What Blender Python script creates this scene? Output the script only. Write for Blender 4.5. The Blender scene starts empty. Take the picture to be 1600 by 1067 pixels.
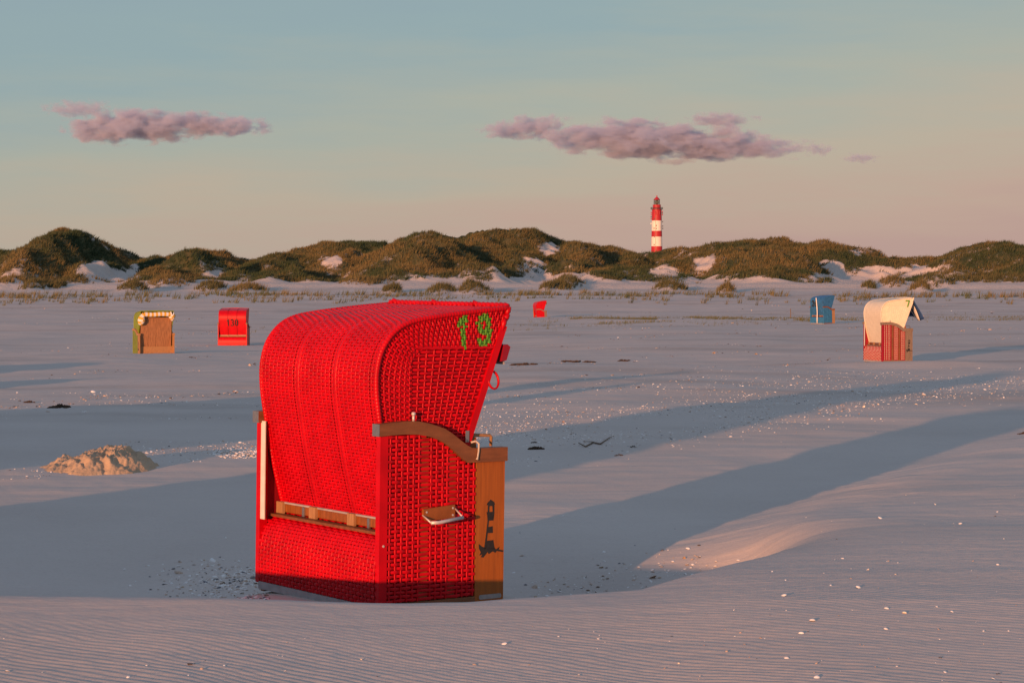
import bpy, math, random
import numpy as np
from mathutils import Vector, Matrix, Euler

random.seed(7)
RNG = np.random.default_rng(11)
SC = bpy.context.scene
COL = SC.collection
PI = math.pi

# ------------------------------------------------------------------ camera
FPX = 3380.0                      # focal length in pixels of the 1600 px wide photograph
HC = 1.62
YH = 456.0                        # horizon line
cam = bpy.data.objects.new('camera', bpy.data.cameras.new('camera'))
COL.objects.link(cam)
cam.data.sensor_width = 36.0
cam.data.lens = 36.0 * FPX / 1600.0
cam.data.clip_start = 0.1
cam.data.clip_end = 30000
cam.location = (0, 0, HC)
cam.rotation_euler = (PI / 2 - math.atan((533.5 - YH) / FPX), 0, 0)
SC.camera = cam

# ------------------------------------------------------------------ light
SUN_EL = math.radians(4.6)
TRAV = Vector((0.40, 0.917)).normalized()          # horizontal direction the light travels
sun = bpy.data.objects.new('sun', bpy.data.lights.new('sun', 'SUN'))
COL.objects.link(sun)
sun.data.energy = 5.0
sun.data.color = (1.0, 0.46, 0.22)
sun.data.angle = math.radians(0.6)
dvec = Vector((TRAV.x * math.cos(SUN_EL), TRAV.y * math.cos(SUN_EL), -math.sin(SUN_EL)))
sun.rotation_euler = dvec.to_track_quat('-Z', 'Y').to_euler()
sun.location = (-10, -20, 20)

world = bpy.data.worlds.new('World')
SC.world = world
world.use_nodes = True
nt = world.node_tree
nt.nodes.clear()
def N(tree, typ, **kw):
    n = tree.nodes.new(typ)
    for k, v in kw.items():
        setattr(n, k, v)
    return n
out = N(nt, 'ShaderNodeOutputWorld')
bg = N(nt, 'ShaderNodeBackground')
bg.inputs['Strength'].default_value = 0.1
sky = N(nt, 'ShaderNodeTexSky', sky_type='NISHITA')
sky.sun_disc = False
sky.sun_elevation = SUN_EL
sky.sun_rotation = math.atan2(-TRAV.x, -TRAV.y)
sky.air_density = 1.0
sky.dust_density = 1.5
geo = N(nt, 'ShaderNodeTexCoord')
sep = N(nt, 'ShaderNodeSeparateXYZ')
nt.links.new(geo.outputs['Generated'], sep.inputs[0])
# thin high veils, drawn out along the horizon
mp = N(nt, 'ShaderNodeMapping')
mp.inputs['Scale'].default_value = (3.0, 3.0, 26.0)
mp.inputs['Rotation'].default_value = (0.0, 0.06, 0.0)
nt.links.new(geo.outputs['Generated'], mp.inputs[0])
nz = N(nt, 'ShaderNodeTexNoise')
nz.inputs['Scale'].default_value = 2.2
nz.inputs['Detail'].default_value = 7
nz.inputs['Roughness'].default_value = 0.6
nt.links.new(mp.outputs[0], nz.inputs['Vector'])
ramp = N(nt, 'ShaderNodeValToRGB')
cr = ramp.color_ramp
cr.interpolation = 'LINEAR'
SKY = [(0.0, (0.465, 0.318, 0.292)), (0.020, (0.480, 0.345, 0.298)), (0.050, (0.452, 0.385, 0.318)),
       (0.085, (0.365, 0.388, 0.350)), (0.130, (0.262, 0.358, 0.392)), (0.25, (0.225, 0.305, 0.400)), (1.0, (0.215, 0.283, 0.430))]
while len(cr.elements) < len(SKY):
    cr.elements.new(0.5)
for e, (p, c) in zip(cr.elements, SKY):
    e.position = p
    e.color = (*c, 1)
# the warm band stands higher towards the right of the picture: tilt the height fed to the ramp with azimuth
mm = N(nt, 'ShaderNodeMath', operation='MULTIPLY_ADD')
mm.inputs[1].default_value = -0.115
nt.links.new(sep.outputs['X'], mm.inputs[0])
nt.links.new(sep.outputs['Z'], mm.inputs[2])
vm = N(nt, 'ShaderNodeMath', operation='MULTIPLY_ADD')
vm.inputs[1].default_value = 0.075
nt.links.new(nz.outputs['Fac'], vm.inputs[0])
nt.links.new(mm.outputs[0], vm.inputs[2])
sb = N(nt, 'ShaderNodeMath', operation='SUBTRACT')
sb.inputs[1].default_value = 0.0375
nt.links.new(vm.outputs[0], sb.inputs[0])
nt.links.new(sb.outputs[0], ramp.inputs[0])
sc10 = N(nt, 'ShaderNodeVectorMath', operation='SCALE')
sc10.inputs['Scale'].default_value = 10.0
nt.links.new(ramp.outputs[0], sc10.inputs[0])
mixs = N(nt, 'ShaderNodeMix', data_type='RGBA')
mixs.inputs['Factor'].default_value = 0.85
nt.links.new(sky.outputs[0], mixs.inputs['A'])
nt.links.new(sc10.outputs[0], mixs.inputs['B'])
nt.links.new(mixs.outputs['Result'], bg.inputs['Color'])
nt.links.new(bg.outputs[0], out.inputs['Surface'])

SC.view_settings.view_transform = 'Standard'
SC.view_settings.look = 'None'
SC.view_settings.gamma = 1
SC.view_settings.exposure = 0.2
SC.view_settings.use_curve_mapping = False
SC.cycles.max_bounces = 6
SC.cycles.volume_bounces = 2
SC.cycles.volume_max_steps = 128

# ------------------------------------------------------------------ helpers
def tag(o, label=None, cat=None, group=None, kind=None):
    if label: o['label'] = label
    if cat: o['category'] = cat
    if group: o['group'] = group
    if kind: o['kind'] = kind
    return o

def hash2(ix, iy, seed):
    h = (ix.astype(np.int64) * 374761393 + iy.astype(np.int64) * 668265263 + seed * 1442695041) & 0xffffffff
    h = ((h ^ (h >> 13)) * 1274126177) & 0xffffffff
    h = (h ^ (h >> 16)) & 0xffffffff
    return h / 4294967295.0

def vnoise(x, y, seed=0):
    ix = np.floor(x); iy = np.floor(y)
    fx = x - ix; fy = y - iy
    fx = fx * fx * fx * (fx * (fx * 6 - 15) + 10); fy = fy * fy * fy * (fy * (fy * 6 - 15) + 10)
    a = hash2(ix, iy, seed); b = hash2(ix + 1, iy, seed)
    c = hash2(ix, iy + 1, seed); d = hash2(ix + 1, iy + 1, seed)
    return (a + (b - a) * fx + (c - a) * fy + (a - b - c + d) * fx * fy) * 2 - 1

def fbm(x, y, seed=0, oct=4, gain=0.5):
    s = 0; a = 1.0; t = 0
    for i in range(oct):
        s = s + a * vnoise(x, y, seed + i * 17); t += a
        x = x * 2.03 + 3.1; y = y * 2.03 + 1.7; a *= gain
    return s / t

def sstep(a, b, x):
    t = np.clip((x - a) / (b - a), 0, 1)
    return t * t * (3 - 2 * t)

class MB:
    """collects faces; build() links them as one mesh object"""
    def __init__(s):
        s.v = []; s.f = []; s.m = []; s.n = 0; s.blocks = []
    def add(s, vs, fs, m=0):
        o = s.n
        s.v.extend([tuple(p) for p in vs]); s.n += len(vs)
        for f in fs:
            s.f.append(tuple(i + o for i in f)); s.m.append(m)
    def addnp(s, V, F, M=0):               # big numpy block of quads or tris
        o = s.n
        s.v.extend(map(tuple, V.tolist())); s.n += len(V)
        F = (F + o).tolist(); s.f.extend(map(tuple, F))
        s.m.extend([M] * len(F) if np.isscalar(M) else list(M))
    def box(s, x0, x1, y0, y1, z0, z1, m=0, bev=0.0):
        if bev <= 0:
            vs = [(x, y, z) for z in (z0, z1) for y in (y0, y1) for x in (x0, x1)]
            s.add(vs, [(0, 2, 3, 1), (4, 5, 7, 6), (0, 1, 5, 4), (2, 6, 7, 3), (0, 4, 6, 2), (1, 3, 7, 5)], m)
        else:
            bm_prof = [(x0 + bev, z0), (x1 - bev, z0), (x1, z0 + bev), (x1, z1 - bev), (x1 - bev, z1), (x0 + bev, z1), (x0, z1 - bev), (x0, z0 + bev)]
            s.prism(bm_prof, y0, y1, m, bev)
    def prism(s, prof, y0, y1, m=0, bev=0.0):
        """outline in x,z extruded along y"""
        n = len(prof)
        vs = [(p[0], y0, p[1]) for p in prof] + [(p[0], y1, p[1]) for p in prof]
        fs = [(i, (i + 1) % n, n + (i + 1) % n, n + i) for i in range(n)]
        fs += [tuple(range(n))[::-1], tuple(range(n, 2 * n))]
        s.add(vs, fs, m)
    def tube(s, pts, r, k=8, m=0, cap=True, closed=False, sq=1.0):
        pts = [Vector(p) for p in pts]; n = len(pts)
        rr = r if hasattr(r, '__len__') else [r] * n
        up = Vector((0, 0, 1)); base = s.n; vs = []
        prev = None
        for i, p in enumerate(pts):
            if closed: t = pts[(i + 1) % n] - pts[i - 1]
            else: t = pts[min(i + 1, n - 1)] - pts[max(i - 1, 0)]
            t.normalize()
            if prev is None:
                a = t.cross(up)
                if a.length < 1e-3: a = t.cross(Vector((1, 0, 0)))
            else:
                a = prev - t * prev.dot(t)
            a.normalize(); prev = a; b = t.cross(a)
            for j in range(k):
                an = 2 * PI * j / k
                vs.append(p + a * math.cos(an) * rr[i] + b * math.sin(an) * rr[i] * sq)
        fs = []
        for i in range(n if closed else n - 1):
            i2 = (i + 1) % n
            for j in range(k):
                fs.append((i * k + j, i * k + (j + 1) % k, i2 * k + (j + 1) % k, i2 * k + j))
        if cap and not closed:
            fs.append(tuple(range(k))[::-1]); fs.append(tuple(range((n - 1) * k, n * k)))
        s.add(vs, fs, m)
    def lathe(s, prof, k=24, m=0, c=(0, 0)):
        vs = []; n = len(prof)
        for r, z in prof:
            for j in range(k):
                a = 2 * PI * j / k
                vs.append((c[0] + r * math.cos(a), c[1] + r * math.sin(a), z))
        fs = []
        for i in range(n - 1):
            for j in range(k):
                fs.append((i * k + j, i * k + (j + 1) % k, (i + 1) * k + (j + 1) % k, (i + 1) * k + j))
        fs.append(tuple(range(k))[::-1]); fs.append(tuple(range((n - 1) * k, n * k)))
        s.add(vs, fs, m)
    def build(s, name, mats, parent=None, smooth=False, kind=None):
        me = bpy.data.meshes.new(name)
        me.from_pydata(s.v, [], s.f)
        if not isinstance(mats, (list, tuple)): mats = [mats]
        for mt in mats: me.materials.append(mt)
        if len(mats) > 1: me.polygons.foreach_set('material_index', s.m)
        if smooth: me.polygons.foreach_set('use_smooth', [True] * len(s.f))
        me.update()
        o = bpy.data.objects.new(name, me); COL.objects.link(o)
        if parent: o.parent = parent
        if kind: o['kind'] = kind
        return o

def npmesh(name, V, F, mats, parent=None, smooth=True, attrs=None, kind=None):
    me = bpy.data.meshes.new(name)
    k = F.shape[1]
    me.vertices.add(len(V)); me.vertices.foreach_set('co', V.astype(np.float32).ravel())
    me.loops.add(F.size); me.loops.foreach_set('vertex_index', F.astype(np.int32).ravel())
    me.polygons.add(len(F)); me.polygons.foreach_set('loop_start', np.arange(0, F.size, k, dtype=np.int32))
    me.update(calc_edges=True)
    if not isinstance(mats, (list, tuple)): mats = [mats]
    for mt in mats: me.materials.append(mt)
    if smooth: me.polygons.foreach_set('use_smooth', np.ones(len(F), dtype=bool))
    for an, av in (attrs or {}).items():
        at = me.attributes.new(an, 'FLOAT', 'POINT'); at.data.foreach_set('value', av.astype(np.float32).ravel())
    me.update()
    o = bpy.data.objects.new(name, me); COL.objects.link(o)
    if parent: o.parent = parent
    if kind: o['kind'] = kind
    return o

def gridfaces(nr, nc, wrap=False):
    i = np.arange(nr - 1)[:, None]; j = np.arange(nc if wrap else nc - 1)[None, :]
    j2 = (j + 1) % nc
    return np.stack([i * nc + j, i * nc + j2, (i + 1) * nc + j2, (i + 1) * nc + j], -1).reshape(-1, 4)

# ------------------------------------------------------------------ materials
def mat(name, color, rough=0.6, spec=0.4, noise=None, bump=None, metal=0.0, coat=0.0, color2=None, dist=0.002):
    m = bpy.data.materials.new(name); m.use_nodes = True
    t = m.node_tree; b = t.nodes['Principled BSDF']
    b.inputs['Base Color'].default_value = (*color, 1)
    b.inputs['Roughness'].default_value = rough
    b.inputs['Specular IOR Level'].default_value = spec
    b.inputs['Metallic'].default_value = metal
    b.inputs['Coat Weight'].default_value = coat
    if noise or bump:
        tc = N(t, 'ShaderNodeTexCoord')
    if noise:
        n = N(t, 'ShaderNodeTexNoise'); n.inputs['Scale'].default_value = noise[0]; n.inputs['Detail'].default_value = 5
        mpn = N(t, 'ShaderNodeMapping'); mpn.inputs['Scale'].default_value = noise[2] if len(noise) > 2 else (1, 1, 1)
        t.links.new(tc.outputs['Object'], mpn.inputs[0]); t.links.new(mpn.outputs[0], n.inputs['Vector'])
        r = N(t, 'ShaderNodeMapRange'); r.inputs['From Min'].default_value = 0.3; r.inputs['From Max'].default_value = 0.7
        t.links.new(n.outputs['Fac'], r.inputs[0])
        mx = N(t, 'ShaderNodeMix', data_type='RGBA')
        c2 = color2 or tuple(c * noise[1] for c in color)
        mx.inputs['A'].default_value = (*color, 1); mx.inputs['B'].default_value = (*c2, 1)
        t.links.new(r.outputs[0], mx.inputs['Factor']); t.links.new(mx.outputs['Result'], b.inputs['Base Color'])
    if bump:
        n2 = N(t, 'ShaderNodeTexNoise'); n2.inputs['Scale'].default_value = bump[0]; n2.inputs['Detail'].default_value = 4
        t.links.new(tc.outputs['Object'], n2.inputs['Vector'])
        bp = N(t, 'ShaderNodeBump'); bp.inputs['Strength'].default_value = bump[1]; bp.inputs['Distance'].default_value = dist
        t.links.new(n2.outputs['Fac'], bp.inputs['Height']); t.links.new(bp.outputs[0], b.inputs['Normal'])
    return m

M = {}
M['red'] = mat('red_plastic_cane', (0.57, 0.0010, 0.008), 0.38, 0.2, noise=(7, 0.70))
M['red_flat'] = mat('red_canvas', (0.55, 0.004, 0.01), 0.7, 0.3, noise=(14, 0.8))
M['red_dark'] = mat('dark_red_lining', (0.25, 0.002, 0.008), 0.8, 0.2, noise=(8, 0.7))
M['green_paint'] = mat('green_paint', (0.12, 0.36, 0.03), 0.6, 0.3, noise=(120, 0.55))
M['black'] = mat('black_paint', (0.018, 0.016, 0.016), 0.6, 0.3, noise=(30, 1.8))
M['wood'] = mat('varnished_wood', (0.31, 0.095, 0.02), 0.45, 0.4, noise=(9, 0.62, (1.2, 6, 1.6)), bump=(90, 0.25))
M['wood_v'] = mat('varnished_board', (0.38, 0.105, 0.012), 0.42, 0.4, noise=(6, 0.72, (14, 8, 0.8)), bump=(60, 0.2))
M['wood_dark'] = mat('armrest_wood', (0.23, 0.082, 0.030), 0.5, 0.4, noise=(9, 0.65, (1.0, 5, 4)), bump=(90, 0.25))
M['wood_pale'] = mat('bare_wood', (0.42, 0.22, 0.10), 0.7, 0.3, noise=(12, 0.7, (3, 8, 1)))
M['wood_grey'] = mat('weathered_wood', (0.24, 0.18, 0.14), 0.85, 0.2, noise=(12, 0.6, (10, 10, 1)))
M['grey_plank'] = mat('grey_plank', (0.42, 0.38, 0.38), 0.8, 0.3, noise=(14, 0.7))
M['white'] = mat('white_strip', (0.72, 0.68, 0.62), 0.6, 0.3, noise=(20, 0.85))
M['metal'] = mat('grey_metal', (0.45, 0.43, 0.42), 0.35, 0.5, metal=0.8, noise=(40, 0.8))
M['pale_metal'] = mat('pale_metal', (0.66, 0.62, 0.6), 0.4, 0.5, metal=0.3, noise=(40, 0.85))
M['rope'] = mat('pale_rope', (0.55, 0.48, 0.4), 0.9, 0.2, noise=(90, 0.7))
M['cream'] = mat('cream_cane', (0.80, 0.70, 0.52), 0.55, 0.35, noise=(9, 0.86))
M['crimson'] = mat('crimson_cane', (0.30, 0.005, 0.02), 0.5, 0.4, noise=(12, 0.75))
M['blue'] = mat('blue_cane', (0.035, 0.16, 0.36), 0.5, 0.4, noise=(7, 0.6))
M['blue_light'] = mat('light_blue_cane', (0.038, 0.19, 0.38), 0.5, 0.4, noise=(7, 0.7))
M['green'] = mat('green_cane', (0.24, 0.30, 0.012), 0.5, 0.4, noise=(7, 0.7))
M['green_grey'] = mat('faded_green_cane', (0.15, 0.20, 0.11), 0.6, 0.3, noise=(11, 0.7))
M['navy'] = mat('navy_cloth', (0.035, 0.09, 0.25), 0.8, 0.2, noise=(20, 0.8))
M['white_cloth'] = mat('white_cloth', (0.75, 0.72, 0.68), 0.85, 0.2, noise=(20, 0.9))
M['grey_cloth'] = mat('grey_cloth', (0.42, 0.40, 0.42), 0.85, 0.2, noise=(20, 0.85))
M['yellow_cloth'] = mat('yellow_cloth', (0.75, 0.42, 0.06), 0.85, 0.2, noise=(20, 0.85))
M['brown_board'] = mat('weathered_brown_board', (0.40, 0.185, 0.085), 0.75, 0.3, noise=(5, 0.55, (4, 6, 1)), bump=(50, 0.3))
M['shell'] = mat('shell', (0.88, 0.84, 0.79), 0.5, 0.4, noise=(60, 0.86))
M['shell_tan'] = mat('tan_shell', (0.60, 0.44, 0.33), 0.6, 0.3, noise=(60, 0.7))
M['stone'] = mat('dark_stone', (0.10, 0.10, 0.11), 0.6, 0.3, noise=(50, 1.8))
M['weed'] = mat('dry_seaweed', (0.045, 0.028, 0.018), 0.9, 0.2, noise=(60, 1.8))
M['twig'] = mat('dry_twig', (0.13, 0.09, 0.06), 0.9, 0.2, noise=(60, 1.5))
M['lh_red'] = mat('lighthouse_red', (0.42, 0.018, 0.028), 0.5, 0.4, noise=(0.7, 0.85))
M['lh_white'] = mat('lighthouse_white', (0.78, 0.70, 0.62), 0.6, 0.3, noise=(0.6, 0.88))
M['lh_dark'] = mat('lighthouse_iron', (0.06, 0.05, 0.05), 0.5, 0.4, noise=(3, 1.5))
M['lens_glint'] = mat('lantern_lens', (0.85, 0.6, 0.25), 0.15, 0.6, metal=0.7, noise=(3, 0.8))  # yellow base colour stands for the sun's warm reflection in the lantern

def glass_mat():
    m = bpy.data.materials.new('lantern_glass'); m.use_nodes = True
    t = m.node_tree; b = t.nodes['Principled BSDF']
    b.inputs['Base Color'].default_value = (0.55, 0.6, 0.6, 1); b.inputs['Roughness'].default_value = 0.08
    b.inputs['Transmission Weight'].default_value = 0.9; b.inputs['IOR'].default_value = 1.02
    return m
M['glass'] = glass_mat()

def sand_mat(name, dune=False):
    m = bpy.data.materials.new(name); m.use_nodes = True
    t = m.node_tree; b = t.nodes['Principled BSDF']
    L = t.links.new
    b.inputs['Roughness'].default_value = 0.95
    b.inputs['Specular IOR Level'].default_value = 0.15
    g = N(t, 'ShaderNodeNewGeometry')
    n1 = N(t, 'ShaderNodeTexNoise'); n1.inputs['Scale'].default_value = 0.35; n1.inputs['Detail'].default_value = 8; n1.inputs['Roughness'].default_value = 0.6
    n2 = N(t, 'ShaderNodeTexNoise'); n2.inputs['Scale'].default_value = 45; n2.inputs['Detail'].default_value = 3
    L(g.outputs['Position'], n1.inputs['Vector']); L(g.outputs['Position'], n2.inputs['Vector'])
    r1 = N(t, 'ShaderNodeMapRange'); r1.inputs['From Min'].default_value = 0.35; r1.inputs['From Max'].default_value = 0.7
    L(n1.outputs['Fac'], r1.inputs[0])
    mx = N(t, 'ShaderNodeMix', data_type='RGBA')
    mx.inputs['A'].default_value = (0.62, 0.53, 0.465, 1); mx.inputs['B'].default_value = (0.56, 0.475, 0.415, 1)
    L(r1.outputs[0], mx.inputs['Factor'])
    # mask attribute: hollows by the big chair and far streaks are a little darker
    at = N(t, 'ShaderNodeAttribute'); at.attribute_name = 'dark_amt'
    mx2 = N(t, 'ShaderNodeMix', data_type='RGBA', blend_type='MULTIPLY')
    L(at.outputs['Fac'], mx2.inputs['Factor']); L(mx.outputs['Result'], mx2.inputs['A'])
    mx2.inputs['B'].default_value = (0.78, 0.77, 0.76, 1)
    # grains
    mx3 = N(t, 'ShaderNodeMix', data_type='RGBA', blend_type='MULTIPLY')
    r2 = N(t, 'ShaderNodeMapRange'); r2.inputs['From Min'].default_value = 0.45; r2.inputs['From Max'].default_value = 0.75; r2.inputs['To Max'].default_value = 0.35
    L(n2.outputs['Fac'], r2.inputs[0]); L(r2.outputs[0], mx3.inputs['Factor'])
    L(mx2.outputs['Result'], mx3.inputs['A']); mx3.inputs['B'].default_value = (0.8, 0.78, 0.76, 1)
    last = mx3
    if dune:
        ag = N(t, 'ShaderNodeAttribute'); ag.attribute_name = 'grass'
        n3 = N(t, 'ShaderNodeTexNoise'); n3.inputs['Scale'].default_value = 0.9; n3.inputs['Detail'].default_value = 6
        mp3 = N(t, 'ShaderNodeMapping'); mp3.inputs['Scale'].default_value = (1, 0.5, 1.6)
        L(g.outputs['Position'], mp3.inputs[0]); L(mp3.outputs[0], n3.inputs['Vector'])
        rr = N(t, 'ShaderNodeMapRange'); rr.inputs['From Min'].default_value = 0.38; rr.inputs['From Max'].default_value = 0.66
        L(n3.outputs['Fac'], rr.inputs[0])
        gc = N(t, 'ShaderNodeMix', data_type='RGBA')
        gc.inputs['A'].default_value = (0.040, 0.052, 0.022, 1); gc.inputs['B'].default_value = (0.105, 0.090, 0.040, 1)
        L(rr.outputs[0], gc.inputs['Factor'])
        # threshold the cover with noise
        n4 = N(t, 'ShaderNodeTexNoise'); n4.inputs['Scale'].default_value = 0.55; n4.inputs['Detail'].default_value = 9; n4.inputs['Roughness'].default_value = 0.75
        L(g.outputs['Position'], n4.inputs['Vector'])
        ad = N(t, 'ShaderNodeMath', operation='ADD'); L(ag.outputs['Fac'], ad.inputs[0]); L(n4.outputs['Fac'], ad.inputs[1])
        th = N(t, 'ShaderNodeMapRange'); th.inputs['From Min'].default_value = 0.94; th.inputs['From Max'].default_value = 1.06
        L(ad.outputs[0], th.inputs[0])
        mg = N(t, 'ShaderNodeMix', data_type='RGBA')
        L(th.outputs[0], mg.inputs['Factor']); L(last.outputs['Result'], mg.inputs['A']); L(gc.outputs['Result'], mg.inputs['B'])
        last = mg
    L(last.outputs['Result'], b.inputs['Base Color'])
    nb = N(t, 'ShaderNodeTexNoise'); nb.inputs['Scale'].default_value = 0.8 if dune else 30; nb.inputs['Detail'].default_value = 8; nb.inputs['Roughness'].default_value = 0.7
    L(g.outputs['Position'], nb.inputs['Vector'])
    bp = N(t, 'ShaderNodeBump'); bp.inputs['Strength'].default_value = 0.5; bp.inputs['Distance'].default_value = 0.5 if dune else 0.004
    L(nb.outputs['Fac'], bp.inputs['Height'])
    if not dune:
        # wind ripples farther out, stretched across the wind
        mpw = N(t, 'ShaderNodeMapping'); mpw.inputs['Scale'].default_value = (0.45, 2.2, 1); mpw.inputs['Rotation'].default_value = (0, 0, 0.12)
        L(g.outputs['Position'], mpw.inputs[0])
        nw = N(t, 'ShaderNodeTexNoise'); nw.inputs['Scale'].default_value = 1.1; nw.inputs['Detail'].default_value = 7; nw.inputs['Roughness'].default_value = 0.62
        L(mpw.outputs[0], nw.inputs['Vector'])
        bw = N(t, 'ShaderNodeBump'); bw.inputs['Strength'].default_value = 0.35; bw.inputs['Distance'].default_value = 0.055
        L(nw.outputs['Fac'], bw.inputs['Height']); L(bp.outputs[0], bw.inputs['Normal'])
        L(bw.outputs[0], b.inputs['Normal'])
    else:
        L(bp.outputs[0], b.inputs['Normal'])
    return m
M['sand'] = sand_mat('wind_blown_sand')
M['dune'] = sand_mat('dune_sand_and_grass', True)

def grass_mat(name, ca, cb, scale=0.35):
    m = bpy.data.materials.new(name); m.use_nodes = True
    t = m.node_tree; b = t.nodes['Principled BSDF']; L = t.links.new
    b.inputs['Roughness'].default_value = 0.7; b.inputs['Specular IOR Level'].default_value = 0.25
    at = N(t, 'ShaderNodeAttribute'); at.attribute_name = 'tone'
    mx = N(t, 'ShaderNodeMix', data_type='RGBA')
    mx.inputs['A'].default_value = (*ca, 1); mx.inputs['B'].default_value = (*cb, 1)
    L(at.outputs['Fac'], mx.inputs['Factor']); L(mx.outputs['Result'], b.inputs['Base Color'])
    return m
M['grass'] = grass_mat('marram_grass', (0.036, 0.056, 0.023), (0.155, 0.115, 0.046))
M['grass_fresh'] = grass_mat('young_marram_grass', (0.062, 0.085, 0.036), (0.19, 0.135, 0.065))

# ------------------------------------------------------------------ terrain heights
def px2w(px, py, D):
    """a pixel of the photograph at depth D, as world x, z"""
    return (px - 800.0) / FPX * D, HC - (py - YH) / FPX * D

PY = np.array([-50, 0, 12, 30, 52, 71, 88, 120, 165, 195, 225, 245, 265, 300, 2000.])
ZL = np.array([0, 0, 0, -.06, -.25, -.45, -.60, -.62, -.45, 0.0, 0.85, 1.45, 2.05, 2.4, 3.0])
ZR = np.array([0, 0, 0, 0.02, -.07, -.10, -.10, -.08, -.30, 0.1, 0.9, 1.5, 2.15, 2.5, 3.0])

# dune hills: px, top row, half width px (left, right), distance, half depth m, peakedness
HILLS = [
    (100, 362, 115, 125, 300, 26, 1.0), (10, 394, 90, 80, 345, 24, 1.6), (205, 405, 40, 22, 290, 10, 1.5), (60, 385, 70, 60, 312, 22, 1.5),
    (298, 393, 78, 85, 285, 20, 2.0), (250, 402, 45, 45, 292, 14, 1.8), (355, 402, 60, 45, 300, 16, 1.8), (400, 410, 50, 50, 300, 18, 1.8),
    (450, 395, 75, 60, 325, 20, 1.9), (545, 377, 95, 60, 345, 22, 2.2), (470, 405, 55, 60, 292, 14, 1.8), (600, 375, 70, 60, 335, 22, 2.2), (655, 364, 120, 95, 305, 26, 1.5), (715, 379, 60, 60, 350, 25, 2.0),
    (765, 365, 50, 70, 335, 20, 2.0), (832, 365, 60, 60, 350, 22, 1.9), (775, 405, 45, 45, 285, 12, 1.7), (908, 376, 55, 80, 335, 20, 1.5), (965, 390, 60, 70, 345, 20, 1.9),
    (930, 408, 70, 110, 300, 16, 1.6), (1000, 405, 60, 80, 305, 14, 1.6), (1050, 392, 60, 60, 360, 22, 2.0), (1085, 384, 50, 60, 350, 20, 1.8), (1135, 376, 55, 60, 345, 20, 1.8),
    (1190, 381, 90, 110, 288, 22, 1.5), (1262, 378, 70, 70, 330, 20, 2.0), (1320, 385, 50, 55, 345, 20, 1.6), (1372, 396, 45, 55, 335, 15, 1.6),
    (1432, 399, 60, 60, 420, 25, 1.8), (1330, 410, 40, 40, 310, 9, 1.6), (1480, 402, 60, 60, 460, 25, 2.0),
    (1540, 381, 85, 90, 290, 24, 1.6), (1615, 391, 70, 90, 310, 24, 1.8), (1500, 412, 50, 60, 280, 10, 1.8),
    (-120, 380, 120, 110, 310, 26, 1.6), (-300, 370, 140, 130, 300, 28, 1.5), (1750, 378, 130, 120, 305, 26, 1.6), (1950, 385, 140, 130, 300, 28, 1.6),
    (-520, 378, 140, 140, 300, 28, 1.5), (2200, 374, 150, 140, 300, 28, 1.5), (2450, 386, 150, 140, 300, 28, 1.5), (-760, 386, 150, 140, 300, 28, 1.5)]

# small grassy foredune humps on the upper beach
HUMPS = [(18, 436, 34, 6), (55, 440, 20, 5), (265, 436, 34, 6), (208, 441, 20, 4), (90, 449, 12, 2.5), (330, 443, 22, 4), (385, 446, 26, 5),
         (565, 438, 34, 5), (612, 445, 14, 3), (690, 444, 20, 4), (740, 440, 24, 5), (885, 432, 26, 5), (855, 441, 11, 2.5), (875, 442, 16, 3), (1045, 441, 24, 4),
         (1135, 446, 12, 3), (1393, 436, 17, 4), (1357, 443, 8, 2.2), (1437, 440, 14, 3), (1460, 432, 26, 5), (1500, 434, 20, 4), (1540, 436, 24, 4), (1580, 434, 24, 4)]

SKYL = [(-900, 385), (-520, 376), (-300, 368), (-200, 392), (-120, 380), (-40, 396), (0, 400), (25, 393), (50, 384), (72, 373), (100, 363), (118, 368), (135, 379), (160, 388), (190, 398), (204, 408), (222, 410),
        (238, 406), (255, 398), (280, 393), (300, 393), (335, 397), (360, 406), (377, 413), (392, 409), (412, 405), (440, 396), (470, 388), (500, 379), (530, 375), (560, 377), (580, 379), (600, 374), (630, 369), (655, 364), (675, 368),
        (700, 377), (715, 378), (735, 367), (760, 364), (790, 367), (815, 366), (835, 364), (862, 373), (880, 378), (900, 375), (925, 382), (942, 389), (960, 387), (985, 393), (1010, 396), (1040, 393), (1070, 386), (1100, 381), (1135, 376),
        (1160, 378), (1180, 382), (1205, 379), (1230, 376), (1255, 380), (1290, 380), (1325, 386), (1350, 392), (1375, 396), (1398, 401), (1430, 399), (1460, 402), (1490, 401), (1510, 389), (1535, 380), (1560, 383), (1582, 390), (1600, 391),
        (1660, 384), (1750, 376), (1830, 392), (1950, 382), (2100, 392), (2200, 374), (2450, 388), (2700, 380)]
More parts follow.
